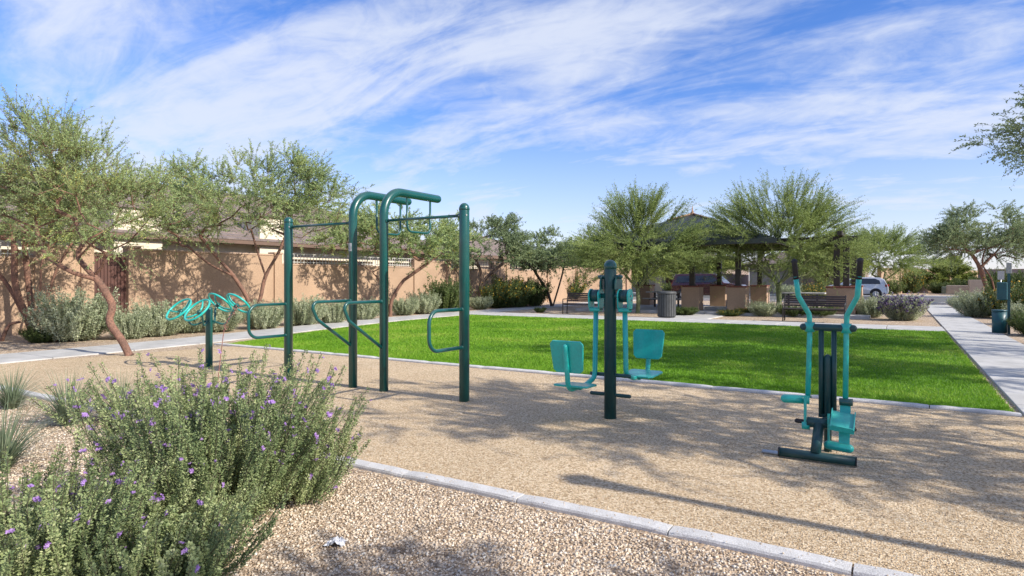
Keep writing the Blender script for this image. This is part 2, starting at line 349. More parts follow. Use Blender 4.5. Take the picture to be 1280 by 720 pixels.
M['flower_dull'] = leaf_mat('dusty_purple_petals', [(0.0, (0.10, 0.07, 0.16)), (1.0, (0.24, 0.18, 0.32))], trans=0.3, nscale=3)
M['flower_yellow'] = leaf_mat('yellow_petals', [(0.0, (0.5, 0.28, 0.03)), (1.0, (0.72, 0.48, 0.06))], trans=0.3, nscale=3)
M['yucca'] = leaf_mat('grey_green_blades', [(0.0, (0.08, 0.115, 0.06)), (0.5, (0.17, 0.22, 0.13)), (1.0, (0.36, 0.40, 0.27))], trans=0.2, nscale=3)
M['stalk'] = surf('pink_stalk', (0.30, 0.12, 0.11), (0.22, 0.12, 0.09), scale=20, rough=0.8)
M['stem'] = surf('shrub_stem', (0.13, 0.13, 0.07), (0.09, 0.08, 0.05), scale=10, rough=0.9)
M['glass'] = surf('window_glass', (0.03, 0.04, 0.05), (0.025, 0.03, 0.04), rough=0.08, bump=0.0, fine=False)
M['silver_paint'] = surf('silver_car_paint', (0.62, 0.63, 0.65), (0.58, 0.59, 0.61), rough=0.25, metallic=0.35, coat=0.8, fine=False)
M['red_paint'] = surf('dark_red_car_paint', (0.045, 0.008, 0.009), (0.04, 0.007, 0.008), rough=0.25, coat=0.8, fine=False)
M['tyre'] = surf('tyre', (0.018, 0.018, 0.018), rough=0.85)
M['alloy'] = surf('alloy', (0.55, 0.56, 0.58), rough=0.35, metallic=0.7, fine=False)
M['tail_lamp'] = surf('tail_lamp', (0.35, 0.01, 0.01), rough=0.2, fine=False)
M['head_lamp'] = surf('head_lamp', (0.7, 0.7, 0.72), rough=0.15, fine=False)
M['door_red'] = surf('dark_red_door', (0.11, 0.025, 0.02), rough=0.6)
M['garage'] = surf('garage_door', (0.42, 0.36, 0.31), rough=0.7)
M['box_teal'] = surf('blue_green_bin_paint', (0.01, 0.085, 0.11), (0.008, 0.07, 0.09), scale=5, rough=0.4, dust=(0.2, 0.22, 0.2))
M['utility'] = surf('utility_green', (0.16, 0.19, 0.15), rough=0.7)
M['utility_tan'] = surf('utility_tan', (0.40, 0.33, 0.27), rough=0.7)
M['paper'] = surf('white_paper', (0.78, 0.78, 0.78), rough=0.9)
M['lamp_glass'] = surf('frosted_lamp', (0.6, 0.6, 0.58), rough=0.4)

# ------------------------------------------------------------------ SETTING: ground, lawn, paths, road
def sheet(name, poly, z, mat, kind='structure', thick=0.05):
    mb = MB(); n = len(poly)
    mb.add([(x, y, z) for x, y in poly] + [(x, y, z - thick) for x, y in poly], [list(range(n))] + [(i, n + i, n + (i + 1) % n, (i + 1) % n) for i in range(n)])
    o = mb.build(name, mat); tag(o, kind=kind); return o
sheet('ground', [(-900, -300), (900, -300), (900, 1200), (-900, 1200)], 0.0, M['desert'], thick=0.5)
sheet('exercise_ground', [(-13.55, 3.69), (9.0, 3.69), (9.0, 8.59), (-12.6, 8.59)], 0.012, M['pad'], thick=0.03)
LAWN = [(1.02, 8.74), (1.02, 21.55), (-15.3, 21.55), (-15.15, 17.5), (-14.55, 13.8), (-13.85, 11.0), (-13.0, 8.74)]
sheet('lawn', LAWN, 0.016, M['turf'], thick=0.03)
sheet('far_lawn', [(-40, 66.2), (-14, 66.2), (-14, 69.5), (-40, 69.5)], 0.03, M['turf'])
sheet('road', [(-160, 45.6), (160, 45.6), (160, 63.0), (-160, 63.0)], 0.02, M['asphalt'])
sheet('pavement', [(-160, 64.2), (160, 64.2), (160, 65.6), (-160, 65.6)], 0.13, M['concrete'], thick=0.12)

def slabs(name, rects, z, mat, part='slab', th=0.07, gap=0.008, c=0.006):
    root = empty(name); tag(root, kind='structure')
    for r_ in rects:
        if len(r_) == 4 and not isinstance(r_[0], tuple):
            x0, x1, y0, y1 = r_; cx, cy_ = (x0 + x1) / 2, (y0 + y1) / 2
            mb = MB(); mb.cbox(x0 - cx + gap, x1 - cx - gap, y0 - cy_ + gap, y1 - cy_ - gap, -th, random.uniform(-0.0015, 0.0015), c)
            mb.build(part, mat, root, (cx, cy_, z))
        else:
            mb = MB(); q = r_; n = len(q); ox, oy = q[0]
            mb.add([(x - ox, y - oy, 0) for x, y in q] + [(x - ox, y - oy, -th) for x, y in q], [list(range(n))] + [(i, n + i, n + (i + 1) % n, (i + 1) % n) for i in range(n)])
            mb.build(part, mat, root, (ox, oy, z))
    return root
# straight path on the right
ys = [6.3 + 1.52 * i for i in range(26)]
slabs('path', [(1.14, 2.38, a, b) for a, b in zip(ys, ys[1:])], 0.03, M['concrete'])
# path behind the lawn
xs = [-17.4 + 1.55 * i for i in range(12)]
slabs('back_path', [(a, b, 21.7, 23.7) for a, b in zip(xs, xs[1:])] + [(xs[-1], 1.12, 21.7, 23.7)], 0.026, M['concrete'])
# path to and floor of the ramada
slabs('ramada_path', [(-7.9, -6.1, 23.72 + 1.1 * i, 24.82 + 1.1 * i) for i in range(3)], 0.028, M['concrete'])
slabs('ramada_floor', [(-13.2 + 2.04 * i, -11.16 + 2.04 * i, 27.1 + 2.6 * j, 29.7 + 2.6 * j) for i in range(6) for j in range(3)], 0.12, M['concrete'], th=0.13)
# curved path on the left
def lx(y):   # near edge of the left path
    return np.interp(y, [2, 5, 7.5, 9.0, 11, 13.8, 17.5, 21.6, 27, 45], [-13.3, -13.5, -13.6, -13.75, -14.2, -14.85, -15.45, -15.65, -15.8, -16.2])
yy = [-2.0 + 1.5 * i for i in range(32)]
slabs('left_path', [((lx(a + .008) - 1.55, a + .008), (lx(a + .008), a + .008), (lx(b - .008), b - .008), (lx(b - .008) - 1.55, b - .008)) for a, b in zip(yy, yy[1:])], 0.022, M['concrete'])

def curb(name, x0, x1, y0, w, step, zt, th, off=0.0):
    root = empty(name); tag(root, kind='structure'); x = x0 + off
    cuts = [x0]
    while x < x1:
        if x > x0: cuts.append(x)
        x += step * random.uniform(0.93, 1.07)
    cuts.append(x1)
    for a, b in zip(cuts, cuts[1:]):
        if b - a < 0.05: continue
        mb = MB(); n = max(2, int((b - a) / 0.12)); prof = [(0, -th), (0, -0.018), (0.006, -0.005), (0.02, 0), (w - 0.02, 0), (w - 0.006, -0.005), (w, -0.018), (w, -th)]
        vs = []; fs = []; m_ = len(prof); ph = random.uniform(0, 6)
        for i in range(n + 1):
            x_ = a + 0.005 + (b - a - 0.010) * i / n; e = 0.007 if i in (0, n) else 0.0
            wob = 0.006 * math.sin(x_ * 1.7 + ph) * (0 if i in (0, n) else 1)
            for (py, pz) in prof: vs.append((x_ - a, py + wob * .6 + random.uniform(-.0012, .0012), pz - (e if pz > -0.03 else 0) + random.uniform(-.0012, .0012)))
        for i in range(n):
            for k in range(m_ - 1): fs.append((i * m_ + k, (i + 1) * m_ + k, (i + 1) * m_ + k + 1, i * m_ + k + 1))
        fs.append(list(range(m_))); fs.append([n * m_ + k for k in range(m_)][::-1])
        mb.add(vs, fs); mb.build('curb_segment', M['curb'], root, (a, y0, zt + random.uniform(-.002, .002)))
    return root
curb('front_curb', -13.45, 8.9, 3.56, 0.122, 1.0, 0.036, 0.12, off=0.06)
curb('lawn_curb', -13.3, 1.12, 8.60, 0.13, 1.25, 0.045, 0.10)
curb('lawn_curb', -15.3, 1.12, 21.56, 0.12, 1.5, 0.040, 0.10)
curb('road_curb', -60, 60, 45.35, 0.22, 6.0, 0.14, 0.2)
curb('road_curb', -60, 60, 63.02, 0.22, 6.0, 0.14, 0.2)

# grass blades
def in_poly(P, poly):
    x, y = P[:, 0], P[:, 1]; ins = np.zeros(len(P), bool); n = len(poly)
    for i in range(n):
        x0, y0 = poly[i]; x1, y1 = poly[(i + 1) % n]
        c = ((y0 > y) != (y1 > y)) & (x < (x1 - x0) * (y - y0) / (y1 - y0 + 1e-12) + x0); ins ^= c
    return ins
def grass():
    n = 520000
    P = np.stack([rng.uniform(-15.4, 1.03, n), 8.74 + (rng.random(n) ** 1.5) * 12.85], 1)
    P = P[in_poly(P, LAWN)]
    d = -sy * P[:, 0] + cy * P[:, 1]
    P = P[rng.random(len(P)) < np.clip(9.0 / d, 0, 1) ** 0.7]; n = len(P)
    d = -sy * P[:, 0] + cy * P[:, 1]
    ed = np.stack([rng.uniform(-13, 1.05, 9000), 8.735 + rng.normal(0, .022, 9000)], 1); ed2 = np.stack([1.03 + rng.normal(0, .025, 6000), rng.uniform(8.74, 21.5, 6000)], 1)
    P = np.concatenate([P, ed, ed2]); n = len(P); d = -sy * P[:, 0] + cy * P[:, 1]
    h = rng.uniform(0.018, 0.045, n); w = 0.0045 * np.clip(d / 8, 1, 3)
    a = rng.uniform(0, 2 * np.pi, n); lean = rng.normal(0, 0.018, (n, 2))
    b = np.stack([P[:, 0], P[:, 1], np.full(n, 0.012)], 1); s = np.stack([np.cos(a) * w, np.sin(a) * w, np.zeros(n)], 1)
    t = b + np.stack([lean[:, 0], lean[:, 1], h], 1)
    V = np.stack([b - s, b + s, t], 1).reshape(-1, 3)
    tag(link('grass', mesh_np('grass', V, np.arange(n * 3).reshape(-1, 3), M['grass'])), 'short bright green turf filling the lawn between kerb and paths', 'grass', kind='stuff')
grass()

# crushed stones
ICO_V = []; _t = (1 + 5 ** .5) / 2
for a_, b_ in ((-1, _t), (1, _t), (-1, -_t), (1, -_t)): ICO_V += [(a_, b_, 0)]
for a_, b_ in ((-1, _t), (1, _t), (-1, -_t), (1, -_t)): ICO_V += [(0, a_, b_)]
for a_, b_ in ((_t, -1), (_t, 1), (-_t, -1), (-_t, 1)): ICO_V += [(a_, 0, b_)]
ICO_V = unit(np.array(ICO_V, float))
ICO_F = np.array([(0, 11, 5), (0, 5, 1), (0, 1, 7), (0, 7, 10), (0, 10, 11), (1, 5, 9), (5, 11, 4), (11, 10, 2), (10, 7, 6), (7, 1, 8), (3, 9, 4), (3, 4, 2), (3, 2, 6), (3, 6, 8), (3, 8, 9), (4, 9, 5), (2, 4, 11), (6, 2, 10), (8, 6, 7), (9, 8, 1)])
OCT_V = np.array([(1, 0, 0), (0, 1, 0), (-1, 0, 0), (0, -1, 0), (0, 0, 1), (0, 0, -1)], float)
OCT_F = np.array([(0, 1, 4), (1, 2, 4), (2, 3, 4), (3, 0, 4), (1, 0, 5), (2, 1, 5), (3, 2, 5), (0, 3, 5)])
def stones(P, size, z, base_v, base_f, flat=0.7):
    n = len(P); k = len(base_v)
    S = size[:, None, None] * rng.uniform(0.6, 1.25, (n, 1, 3)); S[:, :, 2] *= flat
    V = base_v[None] * (1 + rng.normal(0, 0.14, (n, k, 1))) * S
    a = rng.uniform(0, 2 * np.pi, n); t = rng.normal(0, 0.45, n)
    ca, sa, ct, st = np.cos(a), np.sin(a), np.cos(t), np.sin(t)
    x, y, zz = V[..., 0], V[..., 1], V[..., 2]
    y2 = y * ct[:, None] - zz * st[:, None]; z2 = y * st[:, None] + zz * ct[:, None]
    V = np.stack([x * ca[:, None] - y2 * sa[:, None], x * sa[:, None] + y2 * ca[:, None], z2], -1)
    V[..., 0] += P[:, 0:1]; V[..., 1] += P[:, 1:2]; V[..., 2] += (z + size * 0.25 * rng.uniform(0, 1, n))[:, None]
    return V.reshape(-1, 3), (base_f[None] + (np.arange(n) * k)[:, None, None]).reshape(-1, 3)
def view(P):
    d = -sy * P[:, 0] + cy * P[:, 1]; x = cy * P[:, 0] + sy * P[:, 1]
    return 640 + F * x / np.maximum(d, 0.1), d
def gravel():
    n = 150000
    P = np.stack([rng.uniform(-9.0, 2.6, n), rng.uniform(0.6, 3.52, n)], 1); px, d = view(P)
    keep = (d > 2.6) & (px > -60) & (px < 1340) & (rng.random(n) < np.clip(4.0 / d, 0, 1) ** 1.6)
    P = P[keep][:36000]
    V, Fa = stones(P, rng.uniform(0.0045, 0.0105, len(P)), 0.002, ICO_V, ICO_F)
    tag(link('gravel', mesh_np('gravel', V, Fa, M['stones'])), 'coarse crushed tan and grey gravel in the planting bed before the kerb', 'gravel', kind='stuff')
    n = 60000
    P = np.stack([rng.uniform(-9, 1.6, n), 3.7 + rng.random(n) ** 1.4 * 4.0], 1); px, d = view(P)
    P = P[(px > -20) & (px < 1300)][:34000]
    P = np.concatenate([P, np.stack([rng.uniform(-6, 1.6, 260), rng.uniform(3.56, 3.68, 260)], 1)]); zz = np.full(len(P), .013); zz[-260:] = .038
    V, Fa = stones(P, rng.uniform(0.003, 0.0065, len(P)), zz, OCT_V, OCT_F)
    tag(link('granite_grit', mesh_np('granite_grit', V, Fa, M['grit'])), 'loose fine tan granite grit over the exercise area', 'gravel', kind='stuff')
gravel()

# ------------------------------------------------------------------ WALLS
WX = -20.2
def railing(mb_posts, x, y0, y1, z0, z1, step=0.13, r=0.009):
    y = y0
    while y < y1: mb_posts.box(x - r, x + r, y - r, y + r, z0, z1); y += step
    for z in (z0 + 0.05, z1 - 0.03): mb_posts.box(x - 0.014, x + 0.014, y0, y1, z, z + 0.028)
wall = empty('boundary_wall', (WX, 0, 0)); tag(wall, 'long tan stucco boundary wall with low iron railings behind the left shrubs', 'wall')
segs = [(-6, 7.9, 'rail'), (7.9, 9.03, 'solid'), (10.33, 15.6, 'solid'), (15.6, 23.6, 'rail'), (23.6, 26.2, 'solid'), (26.2, 30.6, 'rail'), (30.6, 32.0, 'solid'), (32.0, 37.2, 'rail'), (37.2, 41.5, 'solid')]
for y0, y1, k in segs:
    h = 2.40 if k == 'solid' else 2.06
    mb = MB(); mb.box(-0.1, 0.1, y0 + (0.002 if k == 'solid' else 0), y1, -0.05, h); mb.build('wall_section', M['stucco'], wall)
    mb = MB(); mb.cbox(-0.125, 0.125, y0 + 0.003, y1 - 0.003, h, h + 0.06, 0.008); mb.build('wall_cap', M['stucco_cap'], wall)
    if k == 'rail':
        mb = MB(); railing(mb, 0, y0 + .05, y1 - .05, h + 0.06, 2.52, 0.16, 0.010); tag(mb.build('railing', M['rail_white'] if y0 < 25 else M['iron'], wall), kind='stuff')
for y in (7.9, 9.03, 10.33, 15.6, 23.6, 26.2, 30.6, 32.0, 37.2, 41.5):
    mb = MB(); mb.box(-0.17, 0.17, y - 0.17, y + 0.17, -0.05, 2.46); mb.build('pilaster', M['stucco'], wall)
    mb = MB(); mb.cbox(-0.2, 0.2, y - 0.2, y + 0.2, 2.46, 2.53, 0.012); mb.build('pilaster_cap', M['stucco_cap'], wall)
gate = empty('side_gate', (WX, 9.2, 0)); tag(gate, 'dark brown steel slat gate in the tan wall beside the leaning tree', 'gate')
mb = MB(); mb.box(-.03, .03, 0.0, 0.05, 0.05, 2.25); mb.box(-.03, .03, 0.91, 0.96, 0.05, 2.25); mb.box(-.03, .03, 0.05, 0.91, 2.19, 2.25); mb.box(-.03, .03, 0.05, 0.91, 0.05, 0.11); mb.build('gate_frame', M['gate'], gate)
for i in range(9):
    mb = MB(); mb.cbox(-.018, .022, 0.058 + i * 0.0945, 0.058 + i * 0.0945 + 0.083, 0.112, 2.188, 0.004); mb.build('slat', M['gate'], gate)
mb = MB(); mb.tube([(0.03, .12, 1.05), (0.09, .12, 1.05), (0.09, .2, 1.05)], 0.012, 8); mb.build('latch', M['iron'], gate)

def far_wall(name, label, a, b, h, mat, z=0):
    a = Vector((a[0], a[1], 0)); b = Vector((b[0], b[1], 0)); L_ = (b - a).length; ang = math.atan2(b.y - a.y, b.x - a.x)
    root = empty(name, (a.x, a.y, z), ang); tag(root, label, 'wall')
    mb = MB(); mb.box(0, L_, -0.1, 0.1, -0.3, h); mb.build('wall_section', mat, root)
    mb = MB(); mb.cbox(-0.02, L_ + .02, -0.13, 0.13, h, h + 0.07, 0.01); mb.build('wall_cap', M['stucco_cap'], root)
    n = int(L_ / 6) + 1
    for i in range(n + 1):
        x = L_ * i / n; mb = MB(); mb.box(x - .2, x + .2, -0.2, 0.2, -0.3, h + .12); mb.build('pilaster', mat, root)
far_wall('street_wall', 'sunlit tan stucco wall across the street beyond the silver car', tuple(W(1100, 66)[:2]), tuple(W(1232, 90)[:2]), 2.7, M['stucco'])
far_wall('street_wall', 'shaded grey brown stucco wall across the street at the right edge', tuple(W(1226, 70)[:2]), (48, 66.0), 2.6, M['mauve'])
far_wall('street_wall', 'short tan stucco wall return at the far end of the left path', (-20.0, 41.7), (-17.5, 45.0), 2.3, M['stucco'])

# ------------------------------------------------------------------ HOUSES
def hip_roof(mb, x0, x1, y0, y1, ze, zr, axis, course=0.35, th=0.05):
    """hip roof of overlapping courses; the ridge runs along axis"""
    run = (x1 - x0) / 2 if axis == 'y' else (y1 - y0) / 2
    n = max(3, int(math.hypot(run, zr - ze) / course))
    for i in range(n):
        t0, t1 = i / n, (i + 1) / n
        def ring(t, up): 
            o = run * t; z = ze + (zr - ze) * t + up
            return [(x0 + o, y0 + o, z), (x1 - o, y0 + o, z), (x1 - o, y1 - o, z), (x0 + o, y1 - o, z)]
        a = ring(t0, th); b = ring(min(t1 + 0.001, 0.9995), 0.004); c = ring(t0, -0.01)
        mb.add(a + b + c, [(0, 1, 5, 4), (1, 2, 6, 5), (2, 3, 7, 6), (3, 0, 4, 7), (8, 9, 1, 0), (9, 10, 2, 1), (10, 11, 3, 2), (11, 8, 0, 3)])
def window(root, face, c, w, h, z, off, mat_frame=None, muntin=True):
    """window on a wall: face is 'x+' or 'y-'; c is the centre along the wall, off the wall plane"""
    Mx = Matrix.Translation(Vector((off, c, z)) if face == 'x+' else Vector((c, off, z))) @ (Matrix.Rotation(R(90), 4, 'Z') if face == 'x+' else Matrix())
    # local: x along wall, -y outwards
    mb = MB(); f = 0.07
    for bx in ((-w / 2 - f, w / 2 + f, h, h + f), (-w / 2 - f, w / 2 + f, -f, 0), (-w / 2 - f, -w / 2, 0, h), (w / 2, w / 2 + f, 0, h)):
        mb.box(bx[0], bx[1], -0.05, 0.03, bx[2], bx[3], Mx)
    o = mb.build('window', mat_frame or M['brown_trim'], root)
    mb = MB(); mb.box(-w / 2, w / 2, -0.012, 0.02, 0, h, Mx); mb.build('pane', M['glass'], o)
    if muntin:
        mb = MB(); mb.box(-0.02, 0.02, -0.035, -0.013, 0, h, Mx); mb.build('mullion', mat_frame or M['brown_trim'], o)
# neighbour house beyond the left wall
h1 = empty('patio_house', (-30, 6, 0)); tag(h1, 'cream stucco house with brown tile roof and covered patio beyond the left wall', 'house')
mb = MB(); mb.box(-6, 3.2, 0, 25, 0, 3.1); mb.build('wall', M['cream'], h1)
mb = MB(); hip_roof(mb, -6.8, 6.8, -0.8, 25.8, 3.15, 6.05, 'y'); mb.build('roof', M['roof_tile'], h1)
mb = MB(); mb.box(6.6, 6.78, -0.78, 25.78, 2.98, 3.14); mb.build('fascia', M['brown_trim'], h1)
mb = MB(); mb.box(5.6, 6.1, 0.3, 24.9, 2.45, 3.1); mb.build('patio_beam', M['cream'], h1)
for y in (0.3, 18.5, 24.4):
    mb = MB(); mb.box(5.55, 6.15, y, y + 0.55, 0, 2.45); mb.build('patio_column', M['cream'], h1)
for y, w_ in ((2.2, 1.6), (5.0, 1.4), (9.0, 2.4), (14.8, 1.8), (17.4, 1.2), (21.5, 2.2)): window(h1, 'x+', y, w_, 1.4, 1.0, 3.2)
for ya, yb, zt in ((5.4, 7.1, 4.05), (11.3, 13.0, 4.2)):
    mb = MB(); mb.box(5.3, 6.55, ya, yb, 0, zt); mb.build('porch_tower', M['cream'], h1)
    mb = MB(); mb.cbox(5.2, 6.65, ya - .1, yb + .1, zt + .002, zt + .12, .02); mb.build('tower_cap', M['roof_tile'], h1)
for y in (4.0, 10.0, 17.0):
    mb = MB(); mb.tube([(3.0, y, 4.3), (3.0, y, 4.95)], .06, 8); mb.build('roof_vent', M['utility'], h1)
h2 = empty('patio_house', (-30, 36, 0)); tag(h2, 'smaller cream stucco house with tile roof beyond the far end of the left wall', 'house')
mb = MB(); mb.box(-6, 4.2, 0, 14, 0, 3.2); mb.build('wall', M['cream'], h2)
mb = MB(); hip_roof(mb, -6.8, 5.0, -0.8, 14.8, 3.25, 5.3, 'y'); mb.build('roof', M['roof_tile'], h2)
mb = MB(); mb.box(4.8, 4.98, -0.78, 14.78, 3.02, 3.24); mb.build('fascia', M['brown_trim'], h2)
for y, w_ in ((2.2, 1.4), (6.5, 2.0), (11.0, 1.4)): window(h2, 'x+', y, w_, 1.3, 1.1, 4.2)

def street_house(label, x0, x1, y0, door, gx, wins, roofh=5.4):
    r_ = empty('street_house', (x0, y0, 0)); tag(r_, label, 'house'); w_ = x1 - x0
    mb = MB(); mb.box(0, w_, 0, 12, 0, 3.1); mb.build('wall', M['mauve'], r_)
    mb = MB(); hip_roof(mb, -.7, w_ + .7, -.7, 12.7, 3.12, roofh, 'x' if w_ > 12 else 'y'); mb.build('roof', M['roof_tile'], r_)
    mb = MB(); mb.box(-.68, w_ + .68, -.68, -.5, 2.9, 3.11); mb.build('fascia', M['brown_trim'], r_)
    # projecting entry with an arch
    ex = door; arch = [(ex - 1.3, 0), (ex - 1.3, 3.5), (ex + 1.3, 3.5), (ex + 1.3, 0), (ex + 0.65, 0), (ex + 0.65, 1.9)] + [(ex + 0.65 * math.cos(a), 1.9 + 0.65 * math.sin(a)) for a in np.linspace(0.3, math.pi - 0.3, 7)] + [(ex - 0.65, 1.9), (ex - 0.65, 0)]
    MM = Matrix.Translation((0, -1.0, 0)) @ Matrix.Rotation(R(90), 4, 'X')
    mb = MB(); mb.prism(arch, 0.3, MM); mb.build('entry_arch', M['mauve'], r_)
    mb = MB(); mb.box(ex - .5, ex + .5, -.06, 0.02, 0, 2.2); d_ = mb.build('door', M['door_red'], r_)
    mb = MB(); mb.box(ex + .35, ex + .42, -.12, -.06, 1.0, 1.1); mb.build('handle', M['steel'], d_)
    if gx is not None:
        g_ = None
        mb = MB(); mb.box(gx - 2.55, gx + 2.55, -.03, .02, 0, 2.3); g_ = mb.build('garage_door', M['garage'], r_)
        for i in range(4):
            for j in range(4):
                mb = MB(); mb.cbox(gx - 2.45 + j * 1.24, gx - 2.45 + j * 1.24 + 1.14, -.06, -.03, .08 + i * .56, .08 + i * .56 + .46, .01); mb.build('panel', M['garage'], g_)
    for c, w1 in wins: window(r_, 'y-', c, w1, 1.5, 0.9, 0.0)
    return r_
street_house('grey brown stucco house with beige garage door seen left of the ramada passage', -27.0, -15.8, 69.0, 5.2, 8.4, [(2.0, 1.2)])
street_house('grey brown stucco house with dark red door seen behind the right bench', -13.5, -3.0, 69.5, 7.0, 2.6, [(9.2, 1.0)])
street_house('grey brown stucco house partly hidden behind trees left of the ramada', -44, -30, 68.0, 7.0, 11.0, [(2.5, 1.6)])

# ------------------------------------------------------------------ RAMADA
ram = empty('ramada', (-7, 31, 0)); tag(ram, 'dark green hip roofed park ramada on posts rising from low brown stucco piers', 'ramada')
for X in (-12, -8, -6, -2):
    for Y in (28.5, 33.5):
        dx, dy = X + 7, Y - 31; s_ = 0.39 if X != -2 else 0.52
        mb = MB(); mb.cbox(dx - s_, dx + s_, dy - .39, dy + .39, 0.12, 1.16, 0.012); p_ = mb.build('pier', M['pier'], ram)
        nb = 5 if s_ < .5 else 6; k = 0
        for i in range(nb):
            for j in range(2):
                w1 = 2 * (s_ + .03) / nb; x_ = dx - s_ - .03 + i * w1; y_ = dy - .42 + j * .42
                mb = MB(); mb.cbox(x_ + .005, x_ + w1 - .005, y_ + .005, y_ + .415, 1.162, 1.225, 0.006); mb.build('brick', M['brick'], p_)
        for q in ((0,) if X != -2 else (-0.17, 0.17)):
            mb = MB(); mb.box(dx + q - .11, dx + q + .11, dy - .11, dy + .11, 1.226, 3.04); mb.build('post', M['ramada_steel'], ram)
            mb = MB(); mb.box(dx + q - .15, dx + q + .15, dy - .15, dy + .15, 1.2262, 1.25); mb.build('base_plate', M['ramada_steel'], ram)
for Y in (28.5, 33.5):
    mb = MB(); mb.box(-6.3, 5.6, Y - 31 - .09, Y - 31 + .09, 3.042, 3.24); mb.build('beam', M['ramada_steel'], ram)
for X in (-12, -8, -6, -2):
    mb = MB(); mb.box(X + 7 - .08, X + 7 + .08, -3.5, 3.5, 3.243, 3.4); mb.build('beam', M['ramada_steel'], ram)
cx = -1.7; hw = 4.5                                  # hip roof centred above the passage's left side
mb = MB(); eave = [(cx - hw, -3.9, 3.12), (cx + hw, -3.9, 3.12), (cx + hw, 3.9, 3.12), (cx - hw, 3.9, 3.12)]; ap = (cx, 0, 4.72)
mb.add(eave + [ap], [(0, 1, 4), (1, 2, 4), (2, 3, 4), (3, 0, 4)])
for (a, b) in ((0, 1), (1, 2), (2, 3), (3, 0)):      # standing seams
    A, B = Vector(eave[a]), Vector(eave[b]); P_ = Vector(ap); mid = (A + B) / 2
    for i in range(-9, 10):
        t = 0.5 + i / 20; s0 = A.lerp(B, t); k = 1 - abs(i) / 10; e = s0 + (P_ - mid) * k
        if (e - s0).length > 0.2: mb.tube([s0 + Vector((0, 0, .02)), e + Vector((0, 0, .02))], 0.022, 4)
mb.build('roof', M['ramada_roof'], ram)
mb = MB()
for (a, b) in ((0, 1), (1, 2), (2, 3), (3, 0)):
    A, B = Vector(eave[a]), Vector(eave[b]); D = (B - A).normalized(); Nn = Vector((D.y, -D.x, 0))
    mb.add([A - Nn * .03 + Vector((0, 0, .06)), B - Nn * .03 + Vector((0, 0, .06)), B + Nn * .03 + Vector((0, 0, .06)), A + Nn * .03 + Vector((0, 0, .06)), A - Nn * .03 - Vector((0, 0, .14)), B - Nn * .03 - Vector((0, 0, .14)), B + Nn * .03 - Vector((0, 0, .14)), A + Nn * .03 - Vector((0, 0, .14))], [(0, 1, 2, 3), (7, 6, 5, 4), (3, 2, 6, 7), (1, 0, 4, 5)])
mb.build('fascia', M['ramada_roof'], ram)
mb = MB(); mb.tube([(cx, 0, 4.62), (cx, 0, 4.78), (cx, 0, 4.86), (cx, 0, 5.12)], [0.16, 0.10, 0.045, 0.012], 10); mb.build('finial', M['ramada_deck'], ram)
for a, b in ((-1, -1), (1, -1), (1, 1), (-1, 1)):
    mb = MB(); mb.tube([(cx + a * 1.0, b * .87, 4.40), (cx, 0, 4.76)], 0.045, 6); mb.build('ridge_cap', M['ramada_deck'], ram)
for i in range(22):
    x_ = cx - hw + .2 + i * .415
    mb = MB(); mb.box(x_, x_ + .09, -3.7, -3.1, 3.02, 3.10); mb.build('rafter_tail', M['ramada_deck'], ram)


# ------------------------------------------------------------------ BENCHES, BIN, TABLES
def bench():
    b = empty('park_bench')
    w = 1.0
    for i in range(5):
        mb = MB(); y_ = -.02 + i * .088; mb.cbox(-w, w, y_, y_ + .075, .435, .465, .006); mb.build('seat_slat', M['bench'], b)
    for i in range(5):
        z_ = .53 + i * .077; y_ = .43 + i * .018
        mb = MB(); mb.cbox(-w, w, y_, y_ + .03, z_, z_ + .066, .006); mb.build('back_slat', M['bench'], b)
    for s in (-1, 1):
        mb = MB(); x = s * (w - .03)
        mb.tube(fillet([(x, .0, 0), (x, .0, .64), (x, .40, .64)], .06), .021, 8)
        mb.tube([(x, .40, 0), (x, .43, .46), (x, .53, .93)], .021, 8); mb.tube([(x, 0, .41), (x, .42, .41)], .02, 8)
        mb.build('side_frame', M['iron'], b)
    mb = MB(); mb.tube([(-w + .03, .2, .40), (w - .03, .2, .40)], .018, 8); mb.build('cross_bar', M['iron'], b)
    return b
b1 = bench(); b1.location = (-2.56, 24.0, .02); tag(b1, 'dark slatted park bench behind the elliptical trainer and before the right pier', 'bench', 'park benches behind the lawn')
b2 = copy_tree(b1); b2.location = (-11.35, 24.1, .02); tag(b2, 'dark slatted park bench left of the waste bin, half hidden behind the swing seats', 'bench', 'park benches behind the lawn')
# litter bin
bn = empty('litter_bin', (-7.72, 23.95, 0.02)); tag(bn, 'round grey slatted litter bin with domed rim beside the back path', 'litter bin')
for i in range(22):
    a = 2 * math.pi * i / 22; Mx = Matrix.Rotation(a, 4, 'Z')
    mb = MB(); mb.cbox(.325, .35, -.042, .042, .05, .93, .006, Mx); mb.build('slat', M['bin'], bn)
mb = MB(); mb.tube([(0, 0, .02), (0, 0, .9)], .318, 24); mb.build('liner', M['rubber'], bn)
mb = MB(); mb.tube([(0, 0, .92), (0, 0, .955), (0, 0, 1.0), (0, 0, 1.03)], [.375, .385, .36, .28], 24); mb.build('rim', M['bin'], bn)
mb = MB(); mb.tube([(0, 0, 1.0), (0, 0, 1.036)], .17, 20); mb.build('opening', M['rubber'], bn)
def table():
    t = empty('picnic_table')
    mb = MB(); mb.cbox(-.95, .95, -.38, .38, .72, .79, .012); mb.build('table_top', M['concrete'], t)
    for s in (-1, 1):
        mb = MB(); mb.cbox(-.95, .95, s * .72 - .14, s * .72 + .14, .41, .46, .01); mb.build('seat', M['concrete'], t)
        mb = MB(); mb.box(s * .6 - .04, s * .6 + .04, -.05, .05, 0, .72); mb.box(s * .6 - .038, s * .6 + .038, -.8, .8, .36, .41); mb.build('leg', M['iron'], t)
    return t
